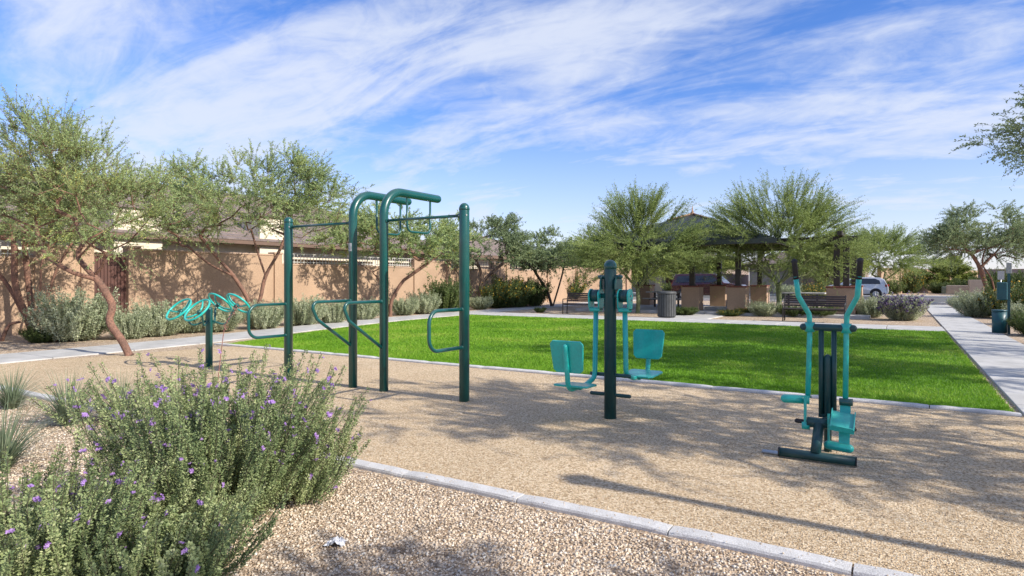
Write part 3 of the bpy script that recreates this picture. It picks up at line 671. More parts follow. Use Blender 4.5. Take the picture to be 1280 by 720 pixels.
t1 = table(); t1.location = (-3.8, 31.6, .12); tag(t1, 'pale topped picnic table under the right bay of the ramada', 'picnic table', 'picnic tables under the ramada')
t2 = copy_tree(t1); t2.location = (-10.0, 31.0, .12); tag(t2, 'picnic table under the left bay of the ramada, behind the litter bin', 'picnic table', 'picnic tables under the ramada')
# thin edge slab between the front piers
st = MB().cbox(-.62, .62, -.5, .5, 0, .13, .015).build('step', M['concrete'], None, (-7.0, 29.6, .122)); tag(st, 'low pale concrete step between the front brown piers', 'step')

# ------------------------------------------------------------------ VEHICLES
def vehicle(name, L_, Wd, body, glass, roofz, belt, wheels, wr, paint, rear_x, front_x):
    """body: side profile (x from rear 0 to front L, z); glass: cabin profile"""
    root = empty(name); hw = Wd / 2
    mb = MB()
    def yof(z, cabin):   # tumblehome
        return hw * (1 - 0.05 * max(0, .55 - z)) if z < belt else hw * (1 - 0.30 * (z - belt) / (roofz - belt) * .62)
    n = len(body); secs = []
    for s, k in ((-1, 1.0), (-1, .93), (1, .93), (1, 1.0)):
        pass
    left = [(x, -yof(z, 0), z) for x, z in body]; right = [(x, yof(z, 0), z) for x, z in body]
    mb.add(left + right, [list(range(n)), list(range(n, 2 * n))[::-1]] + [((i + 1) % n, i, n + i, n + (i + 1) % n) for i in range(n)])
    mb.build('body', paint, root, bevel=0.05)
    n = len(glass)
    for s in (-1, 1):
        mb = MB(); q = [(x, s * (yof(z, 1) + .006), z) for x, z in glass]
        mb.add(q, [list(range(n))] if s < 0 else [list(range(n))[::-1]]); mb.build('side_window', M['glass'], root)
    for (pa, pb, nm) in ((rear_x[0], rear_x[1], 'rear_window'), (front_x[0], front_x[1], 'windscreen')):
        (xa, za), (xb, zb) = pa, pb; mb = MB()
        nx, nz = (zb - za), -(xb - xa); l_ = math.hypot(nx, nz); nx, nz = nx / l_ * .012, nz / l_ * .012
        if (nm == 'rear_window') == (nx > 0): nx, nz = -nx, -nz
        ya, yb = yof(za, 1) - .08, yof(zb, 1) - .07
        mb.add([(xa + nx, -ya, za + nz), (xa + nx, ya, za + nz), (xb + nx, yb, zb + nz), (xb + nx, -yb, zb + nz)], [(0, 1, 2, 3)]); mb.build(nm, M['glass'], root)
    for x in wheels:
        for s in (-1, 1):
            mb = MB(); mb.tube([(x, s * (hw - .20), wr), (x, s * (hw - .19), wr), (x, s * (hw - .01), wr), (x, s * (hw + .005), wr)], [wr * .9, wr, wr, wr * .94], 24); w_ = mb.build('wheel', M['tyre'], root)
            mb = MB(); mb.tube([(x, s * (hw - .02), wr), (x, s * (hw + .012), wr)], wr * .66, 20)
            for k in range(5):
                a = 2 * math.pi * k / 5; mb.tube([(x, s * (hw + .016), wr), (x + wr * .6 * math.cos(a), s * (hw + .016), wr + wr * .6 * math.sin(a))], .022, 5)
            mb.build('rim', M['alloy'], w_)
            mb = MB(); mb.tube([(x, s * (hw - .03), wr + .03), (x, s * (hw + .003), wr + .03)], wr + .075, 24, caps=True); mb.build('wheel_arch', M['rubber'], root)
    return root
SUVB = [(0.05, .35), (0.0, .55), (0.02, .95), (.12, 1.12), (.30, 1.50), (.55, 1.64), (1.3, 1.69), (2.3, 1.66), (2.75, 1.56), (3.45, 1.14), (4.35, 1.0), (4.62, .82), (4.68, .5), (4.6, .3), (4.25, .25), (.4, .25)]
SUVG = [(.55, 1.14), (.62, 1.42), (.95, 1.57), (2.2, 1.585), (2.62, 1.50), (3.12, 1.16)]
suv = vehicle('parked_car', 4.7, 1.86, SUVB, SUVG, 1.69, 1.12, (.88, 3.65), .35, M['silver_paint'], ((.13, 1.15), (.29, 1.46)), ((3.40, 1.18), (2.80, 1.53)))
for s in (-1, 1):
    mb = MB(); mb.cbox(-.01, .25, s * .80 - .12, s * .80 + .12, .93, 1.10, .02); mb.build('tail_light', M['tail_lamp'], suv)
    mb = MB(); mb.cbox(4.30, 4.64, s * .72 - .15, s * .72 + .15, .78, .90, .02); mb.build('headlight', M['head_lamp'], suv)
    mb = MB(); mb.cbox(3.0, 3.2, s * 1.0 - .09, s * 1.0 + .09, 1.12, 1.26, .03); mb.build('mirror', M['silver_paint'], suv)
    for x in (1.55, 2.6):
        mb = MB(); mb.cbox(x, x + .2, s * .94 - .015, s * .94 + .015, .98, 1.01, .005); mb.build('door_handle', M['alloy'], suv)
    mb = MB(); mb.box(1.98, 2.06, s * .88 - .02, s * .88 + .02, 1.14, 1.58); mb.build('window_pillar', M['rubber'], suv)
    mb = MB(); mb.cbox(.5, 4.2, s * .915 - .02, s * .915 + .02, .26, .36, .01); mb.build('sill', M['rubber'], suv)
suv.location = (-0.75, 58.6, .02); suv.rotation_euler = (0, 0, R(180)); tag(suv, 'silver crossover car parked on the street beyond the right pier', 'car')
TRB = [(0.0, .5), (0.0, 1.05), (.05, 1.2), (.25, 1.82), (.5, 1.90), (2.9, 1.92), (3.2, 1.86), (3.85, 1.26), (4.95, 1.12), (5.15, .95), (5.2, .5), (5.1, .34), (.1, .34)]
TRG = [(.35, 1.27), (.5, 1.74), (3.0, 1.78), (3.5, 1.30)]
truck = vehicle('parked_car', 5.2, 1.98, TRB, TRG, 1.92, 1.24, (.95, 4.15), .38, M['red_paint'], ((.07, 1.26), (.23, 1.76)), ((3.80, 1.30), (3.24, 1.82)))
for s in (-1, 1):
    mb = MB(); mb.cbox(-.02, .12, s * .86 - .1, s * .86 + .1, .95, 1.25, .02); mb.build('tail_light', M['tail_lamp'], truck)
    mb = MB(); mb.cbox(4.9, 5.19, s * .78 - .15, s * .78 + .15, .82, .98, .02); mb.build('headlight', M['head_lamp'], truck)
    mb = MB(); mb.cbox(3.2, 3.4, s * 1.08 - .1, s * 1.08 + .1, 1.2, 1.4, .03); mb.build('mirror', M['rubber'], truck)
    for x in (1.45, 2.45):
        mb = MB(); mb.box(x - .04, x + .04, s * .93 - .02, s * .93 + .025, 1.27, 1.76); mb.build('window_pillar', M['rubber'], truck)
truck.location = (-14.6, 47.3, .02); tag(truck, 'dark red sport utility vehicle parked behind the brown ramada piers', 'car')

# ------------------------------------------------------------------ EXERCISE EQUIPMENT
GZ = 0.012
# --- pull-up and dip station
pu = empty('pull_up_station', (-5.8, 6.17, GZ)); tag(pu, 'tall dark green pull-up and dip station of four posts with curved overhead tubes', 'exercise station')
def ox(x): return x + 5.8
RP = .0625
for x, nm in ((-7.70, 0), (-4.49, 1)):
    X = ox(x); mb = MB(); mb.tube([(X, 0, -.1), (X, 0, 2.34)], RP, 28, dome=(1,)); mb.build('post', M['dark_green'], pu)
    mb = MB(); mb.tube([(X, 0, 2.315), (X, 0, 2.345)], RP + .003, 28); mb.build('post_cap', M['dark_green'], pu)
    p = fillet([(X, -.05, 1.115), (X, -.67, 1.115), (X, -.67, .655), (X, -.05, .655)], .15, 8)
    mb = MB(); mb.tube(p, .0215, 14); mb.build('hand_loop', M['dark_green'], pu)
for x in (-6.37, -5.80):
    X = ox(x); p = fillet([(X, 0, -.1), (X, 0, 2.66), (X, 1.13, 2.66)], .33, 12)
    mb = MB(); mb.tube(p, .058, 24, dome=(1,)); mb.build('curved_post', M['dark_green'], pu)
    p = fillet([(X, -.04, 1.185), (X, -.74, 1.185), (X, -.62, .96), (X, -.04, .575)], [.13, .08], 8)
    mb = MB(); mb.tube(p, .0215, 14); mb.build('dip_bar', M['dark_green'], pu)
    p = fillet([(X, .46, 2.62), (X, .46, 2.14), (X, .96, 2.14), (X, .96, 2.62)], .09, 7)
    mb = MB(); mb.tube(p, .0155, 12); mb.build('grip_loop', M['dark_green'], pu)
for a, b in ((-7.70 + .06, -6.37 - .05), (-5.80 + .05, -4.49 - .06)):
    mb = MB(); mb.tube([(ox(a), 0, 2.25), (ox(b), 0, 2.25)], .0185, 14); mb.build('pull_up_bar', M['dark_green'], pu)
    for q, s in ((a, 1), (b, -1)):
        mb = MB(); mb.tube([(ox(q) - s * .01, 0, 2.25), (ox(q) + s * .022, 0, 2.25)], .03, 14); mb.build('collar', M['dark_green'], pu)
for (x, z, w_) in ((-6.37, 1.86, .11),):
    mb = MB(); a0 = R(-128); vs = []; fs = []
    for i in range(7):
        a = a0 + R(68) * i / 6; vs += [(ox(x) + .0595 * math.cos(a), .0595 * math.sin(a), z), (ox(x) + .0595 * math.cos(a), .0595 * math.sin(a), z + w_)]
    mb.add(vs, [(2 * i, 2 * i + 2, 2 * i + 3, 2 * i + 1) for i in range(6)], True); mb.build('sticker', M['sticker'], pu)

for x, ends in ((-7.70, ((1.115, .03), (.655, .03))), (-4.49, ((1.115, .03), (.655, .03))), (-6.37, ((1.185, .03),)), (-5.80, ((1.185, .03),))):
    for z, r_ in ends:
        mb = MB(); mb.tube([(ox(x), -.052, z), (ox(x), -.068, z)], [.031, .025], 14); mb.build('weld_collar', M['dark_green'], pu)
for x in (-7.70, -4.49):
    for a in (-60, 60):
        mb = MB(); c_, s_ = math.cos(R(a - 90)), math.sin(R(a - 90)); mb.tube([(ox(x) + .058 * c_, .058 * s_, 2.25), (ox(x) + .070 * c_, .070 * s_, 2.25)], .009, 6); mb.build('bolt', M['steel'], pu)
# --- hand wheel station
hwl = empty('hand_wheel_station', (-9.87, 6.3, GZ)); tag(hwl, 'short dark green post carrying four tilted teal hand wheels', 'exercise station')
mb = MB(); mb.tube([(0, 0, -.1), (0, 0, .97)], .056, 24, dome=(1,)); mb.build('post', M['dark_green'], hwl)
for sy_ in (-1, 1):
    zc = .985 if sy_ < 0 else 1.07
    for sx in (-1, 1):
        c = Vector((sx * .26, sy_ * .37, zc)); u = Vector((1, 0, 0)); v = Vector((0, -sy_ * .70, .714)); nrm = u.cross(v).normalized()
        if nrm.z < 0: nrm = -nrm
        mb = MB(); ring = [c + (u * math.cos(a) + v * math.sin(a)) * .225 for a in np.linspace(0, 2 * math.pi, 37)]; mb.tube(ring, .0175, 10, caps=False)
        w_ = mb.build('wheel', M['teal'], hwl)
        for k in range(3):
            a = R(90 + 120 * k + 20 * sx); e = c + (u * math.cos(a) + v * math.sin(a)) * .22; m_ = c + (u * math.cos(a) + v * math.sin(a)) * .11 - nrm * .05
            mb = MB(); mb.tube([c - nrm * .055, m_, e], .014, 8); mb.build('spoke', M['teal'], w_)
        mb = MB(); mb.tube([c - nrm * .09, c - nrm * .02], .032, 14); mb.build('hub', M['dark_green'], w_)
        mb = MB(); mb.tube(fillet([(0, 0, .80), (sx * .16, sy_ * .20, .70), c - nrm * .12 + Vector((0, 0, -.02)), c - nrm * .06], .09, 6), .018, 10); mb.build('arm', M['dark_green'], hwl)

# --- pendulum swing seats
sw = empty('swing_seat_station', (-2.62, 6.23, GZ)); tag(sw, 'dark green post with two hanging teal pendulum seats and foot pegs', 'exercise station')
mb = MB(); mb.tube([(0, 0, -.1), (0, 0, 1.60)], .064, 30, dome=(1,)); mb.build('post', M['dark_slate'], sw)
mb = MB(); mb.tube([(0, 0, 1.585), (0, 0, 1.615)], .068, 30, dome=(1,)); mb.build('post_cap', M['dark_green'], sw)
for z in (.25, .46):
    mb = MB(); mb.tube([(-.215, 0, z), (.215, 0, z)], .020, 14, dome=(0, 1)); mb.build('foot_peg', M['dark_slate'], sw)
mb = MB(); mb.tube([(-.20, 0, 1.30), (.20, 0, 1.30)], .026, 14); mb.build('axle', M['dark_green'], sw)
mb = MB(); mb.tube([(-.12, 0, 1.50), (.12, 0, 1.50)], .022, 14, dome=(0, 1)); mb.build('stop_bar', M['dark_green'], sw)
def swing_seat(side):
    Mr = Matrix() if side < 0 else Matrix.Rotation(math.pi, 4, 'Z')
    dz = -.045 if side < 0 else 0.0
    T = lambda p: Mr @ (Vector(p) + Vector((0, 0, dz if p[2] < 1.0 else 0)))
    Ms = Mr; Mr = Mr.copy()
    Mz = Mr @ Matrix.Translation((0, 0, dz))
    s = empty('swing_arm'); s.parent = sw
    hx = -.165
    def clevis():
        mb = MB()
        for q in (-.055, .055):
            poly = [(.075 * math.cos(a), .075 * math.sin(a)) for a in np.linspace(0, math.pi, 11)] + [(-.06, -.12), (-.035, -.15), (.035, -.15), (.06, -.12)]
            MM = Mr @ Matrix.Translation((hx + q - .007, 0, 1.30)) @ Matrix.Rotation(R(90), 4, 'Z') @ Matrix.Rotation(R(90), 4, 'X')
            mb.prism(poly, .014, MM)
        mb.cbox(hx - .062, hx + .062, -.05, .05, 1.13, 1.175, .012, Mr)
        return mb.build('clevis', M['teal'], s)
    cl = clevis()
    for q in (-.045, .0):
        mb = MB(); b_ = T((hx + .062 * -1, q * .6, 1.30 + q)); e_ = T((hx - .072, q * .6, 1.30 + q)); mb.tube([b_, e_], .011, 6); mb.build('bolt', M['steel'], cl)
    mb = MB(); mb.tube([T((hx - .047, 0, 1.30)), T((hx + .047, 0, 1.30))], .066, 24); mb.build('damper', M['dark_slate'], s)
    mb = MB(); mb.tube([T(q) for q in fillet([(hx, 0, 1.15), (hx, -.03, .47), (hx - .02, -.20, .415), (hx - .02, -.36, .405)], .09, 7)], .027, 16); mb.build('hanger_tube', M['teal'], s)
    poly = [(-.16, -.19), (-.19, -.15), (-.17, .14), (-.13, .18), (.13, .18), (.17, .14), (.19, -.15), (.16, -.19)]
    mb = MB(); mb.prism([(a * 1.0, b * .95) for a, b in poly], .022, Mz @ Matrix.Translation((hx - .04, -.40, .425)) @ Matrix.Rotation(R(-4), 4, 'X')); mb.build('seat', M['teal'], s, bevel=.008)
    mb = MB(); mb.tube([T(q) for q in fillet([(hx - .04, -.30, .405), (hx - .04, -.58, .41), (hx - .04, -.655, .85)], .10, 7)], .026, 16, dome=(1,)); mb.build('back_tube', M['teal'], s)
    poly = [(-.13, -.165), (-.165, -.13), (-.185, .13), (-.155, .165), (.155, .165), (.185, .13), (.165, -.13), (.13, -.165)]
    MM = Mz @ Matrix.Translation((hx - .04, -.603, .745)) @ Matrix.Rotation(R(90 + 9), 4, 'X')
    mb = MB(); mb.prism(poly, .022, MM @ Matrix.Translation((0, 0, -.011))); mb.build('backrest', M['teal'], s, bevel=.008)
swing_seat(-1); swing_seat(1)
for s in (-1, 1):
    poly = [(.10 * math.cos(a), .10 * math.sin(a)) for a in np.linspace(0, math.pi, 12)] + [(-.10, -.05), (.10, -.05)]
    MM = Matrix.Translation((s * .085 - .006, .02, 1.42)) @ Matrix.Rotation(R(90), 4, 'Z') @ Matrix.Rotation(R(90), 4, 'X')
    mb = MB(); mb.prism(poly, .012, MM); mb.build('stop_plate', M['dark_green'], sw)

# --- elliptical trainer
el = empty('elliptical_trainer', (-.55, 5.8, GZ)); tag(el, 'teal and dark green outdoor elliptical trainer with two tall curved handles', 'exercise machine')
mb = MB(); mb.tube([(-.30, -.20, .045), (.255, -.20, .045)], .036, 18); mb.build('base_bar', M['dark_slate'], el)
for x in (-.30, .255):
    mb = MB(); mb.tube([(x - (.008 if x < 0 else -.002), -.20, .045), (x + (.002 if x < 0 else .008), -.20, .045)], .038, 18); mb.build('end_cap', M['rubber'], el)
mb = MB(); mb.cbox(-.45, -.28, -.16, -.08, 0.002, .018, .004); mb.build('anchor_plate', M['steel'], el)
mb = MB(); mb.tube([(-.03, -.20, .06), (-.02, -.04, .27)], .040, 16); mb.build('neck', M['dark_slate'], el)
mb = MB(); mb.tube([(-.11, -.02, .28), (.07, -.02, .28)], .042, 18); mb.build('crank_housing', M['dark_slate'], el)
mb = MB(); mb.tube([(-.19, -.02, .28), (.235, -.02, .26)], .019, 12, dome=(0, 1)); mb.build('crank_axle', M['rubber'], el)
for x, zb in ((-.026, .30), (.072, .30)):
    mb = MB(); mb.tube([(x, .2, zb), (x, .2, 1.05)], .021, 14); mb.build('upright', M['dark_slate'], el)
mb = MB(); mb.tube([(.024, .2, -.08), (.024, .2, .80)], .030, 16, dome=(1,)); mb.build('mast', M['dark_slate'], el)
mb = MB(); mb.tube([(-.02, -.02, .27), (.024, .2, .27)], .034, 12); mb.build('lower_tube', M['dark_slate'], el)
mb = MB(); mb.box(-.045, .095, .18, .22, .29, .32); mb.build('cross_plate', M['dark_slate'], el)
mb = MB(); mb.tube([(-.165, .2, 1.06), (.215, .2, 1.06)], .031, 18, dome=(0, 1)); mb.build('pivot_bar', M['dark_slate'], el)
for s, tx in ((-1, -.235), (1, .285)):
    X = -.115 if s < 0 else .165
    dyf = .10 if s < 0 else .10
    mb = MB(); mb.tube([(X, .2, 1.02), (X, .2, 1.10)], .040, 16); mb.build('pivot_sleeve', M['teal'], el)
    low = (X, .06, .47) if s < 0 else (X, .10, .44)
    mb = MB(); p = fillet([low, (X, .2, 1.06), (X + s * .005, .2, 1.17), (X + s * .085, .14, 1.33), (X + s * .10, .10, 1.50)], .07, 6)
    mb.tube(p, .0215, 14); h_ = mb.build('handle', M['teal'], el)
    mb = MB(); a = Vector((X + s * .098, .105, 1.475)); b = Vector((X + s * .108, .085, 1.615)); mb.tube([a, b, b + (b - a).normalized() * .01], [.0225, .0225, .027], 14, dome=(1,)); mb.build('grip', M['rubber'], h_)
# left pedal: roller tube and short link; right pedal: tread plate on a curved link
mb = MB(); mb.tube([(-.285, .0, .455), (-.10, .03, .455)], .036, 18, dome=(0,)); mb.build('pedal_roller', M['teal'], el)
mb = MB(); mb.box(-.135, -.115, -.04, -.01, .25, .50); mb.build('pedal_link', M['teal'], el)
mb = MB(); mb.tube([(-.15, -.02, .25), (-.09, -.02, .25)], .036, 14); mb.build('link_hub', M['teal'], el)
mb = MB(); mb.tube([(.165 - .045, .09, .455), (.165 + .055, .09, .455)], .030, 14); mb.build('hinge', M['dark_green'], el)
mb = MB(); vs = []; pr = [(.10, .45), (.05, .34), (-.02, .22), (-.05, .12)]
for (y_, z_) in pr: vs += [(.125, y_, z_), (.205, y_, z_), (.205, y_ + .012, z_ + .01), (.125, y_ + .012, z_ + .01)]
fs = []
for i in range(3):
    for k in range(4): fs.append((i * 4 + k, i * 4 + (k + 1) % 4, (i + 1) * 4 + (k + 1) % 4, (i + 1) * 4 + k))
fs += [(0, 3, 2, 1), (12, 13, 14, 15)]
mb.add(vs, fs); mb.build('swing_link', M['teal'], el)
mb = MB(); mb.tube([(.05, -.05, .115), (.20, -.05, .105)], .036, 16, dome=(0, 1)); mb.build('lower_roller', M['teal'], el)
mb = MB(); mb.box(.045, .062, -.065, -.04, .10, .37); mb.build('pedal_link', M['teal'], el)
Mp = Matrix.Translation((.155, -.06, .315)) @ Matrix.Diagonal((.88, .72, 1, 1)) @ Matrix.Rotation(R(22), 4, 'X') @ Matrix.Rotation(R(6), 4, 'Y')
mb = MB(); mb.cbox(-.10, .10, -.15, .15, -.008, .008, .003, Mp); mb.box(-.10, -.09, -.15, .15, .008, .03, Mp); mb.box(.09, .10, -.15, .15, .008, .03, Mp); mb.box(-.0898, .0898, -.15, -.14, .008, .04, Mp); mb.build('foot_plate', M['teal'], el)

# ------------------------------------------------------------------ small street furniture on the right
ws = empty('pet_waste_station', tuple(W(1261, 17.2))); tag(ws, 'blue green pet waste station pole with bag dispenser and round bin beside the path', 'waste station')
mb = MB(); mb.box(-.03, .03, -.03, .03, 0, 1.9); mb.build('pole', M['box_teal'], ws)
mb = MB(); mb.cbox(-.06, .06, -.05, -.036, 1.66, 1.95, .004); mb.build('sign', M['sticker'], ws)
mb = MB(); mb.cbox(-.26, -.035, -.1, .08, .93, 1.42, .02); mb.build('bag_dispenser', M['box_teal'], ws)
mb = MB(); mb.tube([(-.21, -.06, .03), (-.21, -.06, .62)], .17, 24); b_ = mb.build('bin', M['box_teal'], ws)
mb = MB(); mb.tube([(-.21, -.06, .62), (-.21, -.06, .66)], [.18, .175], 24); mb.build('lid', M['box_teal'], b_)
sp = empty('sign_post', tuple(W(1251, 33))); tag(sp, 'small grey sign on a thin post behind the pet waste station', 'sign')
mb = MB(); mb.tube([(0, 0, 0), (0, 0, 1.9)], .025, 8); mb.build('post', M['steel'], sp)
mb = MB(); mb.cbox(-.14, .14, -.04, -.03, 1.5, 1.95, .003); mb.build('sign_plate', M['sticker'], sp)
for px, d, w_, h_, m_, lb in ((1183, 64, .8, .8, 'utility', 'green utility box across the street, leftmost beside the low tan cabinet'), (1203, 62, 2.6, .95, 'utility_tan', 'long low tan utility cabinet across the street'), (1220, 60, 1.2, 1.5, 'utility_tan', 'tall tan utility cabinet across the street at right of the low one')):
    u = empty('utility_cabinet', tuple(W(px, d))); tag(u, lb, 'utility box')
    mb = MB(); mb.cbox(-w_ / 2, w_ / 2, -.35, .35, .1, h_, .03); mb.build('cabinet', M[m_], u)
    mb = MB(); mb.box(-w_ / 2 - .1, w_ / 2 + .1, -.45, .45, -.02, .098); mb.build('plinth', M['concrete'], u)
    mb = MB(); mb.box(-w_ / 2 + .05, w_ / 2 - .05, -.375, -.352, .16, h_ - .08); mb.build('door', M[m_], u)
# lamp post just outside the frame, its shadow falls across the exercise area
lp = empty('lamp_post', (4.6, 4.02, 0)); tag(lp, 'dark park lamp post standing right of the exercise area, outside the frame', 'lamp post')
mb = MB(); mb.tube([(0, 0, 0), (0, 0, 4.0)], [.06, .048], 16); mb.build('pole', M['iron'], lp)
mb = MB(); mb.tube([(0, 0, 3.98), (0, 0, 4.05), (0, 0, 4.26), (0, 0, 4.3), (0, 0, 4.38)], [.06, .08, .10, .13, .04], 20); mb.build('lamp_head', M['iron'], lp)
M['litter'] = island_mat('dry_leaf', [(0.0, (0.10, 0.06, 0.035)), (1.0, (0.30, 0.20, 0.11))])
n_ = 900; g_ = np.random.default_rng(17); P_ = np.stack([g_.uniform(-9, 2, n_), g_.uniform(2.0, 8.5, n_), np.full(n_, .022)], 1)
V, Fa = leaf_quads(P_, np.stack([g_.normal(size=n_), g_.normal(size=n_), g_.uniform(0, .25, n_)], 1), np.tile([[0, 0, 1.0]], (n_, 1)) + g_.normal(0, .3, (n_, 3)), g_.uniform(.012, .035, n_), g_.uniform(.004, .009, n_))
tag(link('leaf_litter', mesh_np('leaf_litter', V, Fa, M['litter'])), 'scattered tiny dry brown leaves over the gravel and kerb', 'leaf litter', kind='stuff')
# crumpled paper
mb = MB(); n = 9
vs = []; 
for i in range(n):
    for j in range(n):
        vs.append((-.05 + .1 * i / (n - 1) + random.uniform(-.006, .006), -.04 + .08 * j / (n - 1) + random.uniform(-.006, .006), .022 + random.uniform(-.014, .016) - .05 * abs(i / (n - 1) - .5)))
mb.add(vs, [(i * n + j, (i + 1) * n + j, (i + 1) * n + j + 1, i * n + j + 1) for i in range(n - 1) for j in range(n - 1)])
pp = mb.build('paper_scrap', M['paper'], None, tuple(W(420, 3.5, .012)), .4); tag(pp, 'small crumpled white paper scrap lying on the front gravel', 'litter')

# ------------------------------------------------------------------ TREES
def bez(p, n):
    """smooth a polyline"""
    p = [Vector(q) for q in p]; out = []
    for i in range(len(p) - 1):
        p0 = p[max(i - 1, 0)]; p1 = p[i]; p2 = p[i + 1]; p3 = p[min(i + 2, len(p) - 1)]
        for k in range(n):
            t = k / n; out.append(0.5 * ((2 * p1) + (p2 - p0) * t + (2 * p0 - 5 * p1 + 4 * p2 - p3) * t * t + (3 * p1 - p0 - 3 * p2 + p3) * t ** 3))
    out.append(p[-1]); return out

def tree(name, label, base, stems, blobs, ntarget, base_r, bark, leafm, twigs=5, leaves=22, twig_len=(.35, .6), leaf=(.055, .016), up=0.25, droop=0.15, spread=0.8, seed=1, group=None, cat='tree', gap=0.0, outk=.45, rtip=.0045, share=None):
    """stems: polylines from the base (local). blobs: (centre, radii, weight) ellipsoids the crown fills."""
    g = np.random.default_rng(seed); twigs += 1; leaves = int(leaves * 1.75)
    root = empty(name, base); tag(root, label, cat, group)
    pos = [np.zeros(3)]; par = [-1]
    for s in stems:
        prev = int(np.argmin(np.linalg.norm(np.array(pos) - np.array(s[0]), axis=1)))
        for i, q in enumerate(bez(s, 4)):
            if np.linalg.norm(np.array(q) - pos[prev]) < .03: continue
            pos.append(np.array(q)); par.append(prev); prev = len(pos) - 1
    # targets
    w = np.array([b[2] for b in blobs], float); w /= w.sum(); T = []
    ph = g.uniform(0, 6, 9)
    while len(T) < ntarget:
        b = blobs[g.choice(len(blobs), p=w)]; v = g.normal(size=3); v /= np.linalg.norm(v); rr = g.random() ** 0.42
        p = np.array(b[0]) + v * rr * np.array(b[1])
        nz = math.sin(p[0] * 2.1 + ph[0]) + math.sin(p[1] * 2.3 + ph[1]) + math.sin(p[2] * 2.9 + ph[2]) + .6 * math.sin(p[0] * 4.3 + ph[3]) * math.sin(p[2] * 5.1 + ph[4])
        if nz < -1.6 + gap * 1.5: continue
        T.append(p)
    T = np.array(T); fork = np.array(stems[0][-1]); o = np.argsort(np.linalg.norm(T - fork, axis=1)); T = T[o]
    zmin = min(b[0][2] - b[1][2] for b in blobs) * .6
    term = []
    cap = len(pos) + ntarget * 12; PA = np.zeros((cap, 3)); PA[:len(pos)] = np.array(pos); n = len(pos); OK = np.zeros(cap, bool); OK[:n] = PA[:n, 2] > min(zmin, 1.2)
    for t in T:
        D = PA[:n] - t; dist = np.linalg.norm(D, axis=1); pen = dist + 1.6 * np.maximum(PA[:n, 2] - t[2] + .1, 0); pen[~OK[:n]] = 1e9
        j = int(np.argmin(pen)); L_ = dist[j]
        if L_ < .08: continue
        k = max(1, int(L_ / .30)); a = PA[j]; bend = np.array([0, 0, 1.0]) * L_ * .10 * (1 if up > .2 else .4) + g.normal(0, .05, 3) * L_
        prev = j
        for i in range(1, k + 1):
            s = i / k; q = a + (t - a) * s - bend * math.sin(math.pi * s) + (g.normal(0, .018, 3) if i < k else 0)
            if n >= cap: break
            PA[n] = q; OK[n] = True; par.append(prev); prev = n; n += 1
        term.append(prev)
    par = np.array(par[:n]); PA = PA[:n]
    # pipe-model radii
    acc = np.zeros(n); hasch = np.zeros(n, bool); kids = [[] for _ in range(n)]
    for i in range(1, n): kids[par[i]].append(i); hasch[par[i]] = True
    order = list(range(n - 1, 0, -1))
    for i in order:
        if not kids[i]: acc[i] = 1.0
        acc[par[i]] += acc[i] if i < n else 0
    r = rtip * np.power(np.maximum(acc, 1), 0.45); r = r * 1.0
    mxr = r[1:].max(); sc = base_r / (mxr * (1 if len(stems) == 1 else 1)); 
    r = rtip + (r - rtip) * max(0.05, (base_r - rtip) / max(mxr - rtip, 1e-4))
    mb = MB(); used = set()
    starts = [(0, c) for c in kids[0]]
    while starts:
        p0, c = starts.pop(); chain = [p0, c]
        while kids[chain[-1]]:
            ks = sorted(kids[chain[-1]], key=lambda q: -acc[q]); 
            for o_ in ks[1:]: starts.append((chain[-1], o_))
            chain.append(ks[0])
        rr = [float(min(r[p0], r[c]))] + [float(r[i]) for i in chain[1:]]
        if p0 == 0: rr[0] = rr[1] * 1.25
        ns = 10 if rr[0] > .04 else (6 if rr[0] > .015 else 4)
        mb.tube([PA[i] for i in chain], rr, ns, caps=False)
    mb.build('trunk', bark, root)
    # twigs and leaves
    term = np.array(term); extra = np.array([i for i in range(n) if acc[i] <= 3 and PA[i][2] > zmin and i > 2])
    src = np.concatenate([np.repeat(term, twigs), g.choice(extra, size=len(term) * max(1, twigs // 2))]) if len(extra) else np.repeat(term, twigs)
    m = len(src); O = PA[src]; pd = unit(O - PA[par[src]])
    cen = np.average(np.array([b[0] for b in blobs]), axis=0, weights=w); outw = unit(O - cen)
    D = unit(pd * .5 + outw * outk + g.normal(0, spread * .6, (m, 3)) + np.array([0, 0, up])); TL = g.uniform(*twig_len, m)
    mid = O + D * TL[:, None] * .5; end = O + D * TL[:, None] - np.array([0, 0, 1.0]) * (droop * TL * TL * 1.5)[:, None]; mid[:, 2] -= droop * TL * TL * .3
    Vt, Ft = rods(np.concatenate([O, mid]), np.concatenate([mid, end]), np.concatenate([np.full(m, rtip * .8), np.full(m, rtip * .55)]), np.concatenate([np.full(m, rtip * .55), np.full(m, rtip * .25)]))
    tm = mesh_np('twigs', Vt, Ft, bark); tag(link('twigs', tm, root), kind='stuff')
    K = leaves; idx = np.repeat(np.arange(m), K); t = g.uniform(.08, 1.03, len(idx))[:, None]
    P = O[idx] * (1 - t) ** 2 + 2 * (mid[idx] * 2 - (O[idx] + end[idx]) * .5) * t * (1 - t) + end[idx] * t * t
    dd = unit(end[idx] - O[idx]); Ld = unit(dd * g.uniform(.1, .9, (len(idx), 1)) + g.normal(0, .55, (len(idx), 3)))
    V, Fa = leaf_quads(P, Ld, g.normal(size=(len(idx), 3)), g.uniform(leaf[0] * .6, leaf[0] * 1.3, len(idx)), g.uniform(leaf[1] * .7, leaf[1] * 1.4, len(idx)))
    tag(link('crown', mesh_np('crown', V, Fa, leafm), root), kind='stuff')
    return root
def loc(px, d, z, base):
    p = W(px, d, z); return (p.x - base.x, p.y - base.y, p.z - base.z)
def Z(y, d): return EYE + (HOR - y) * d / F
def at(px, y, d, base): return loc(px, d, Z(y, d), base)
S = lambda px, w, d: w * d / F

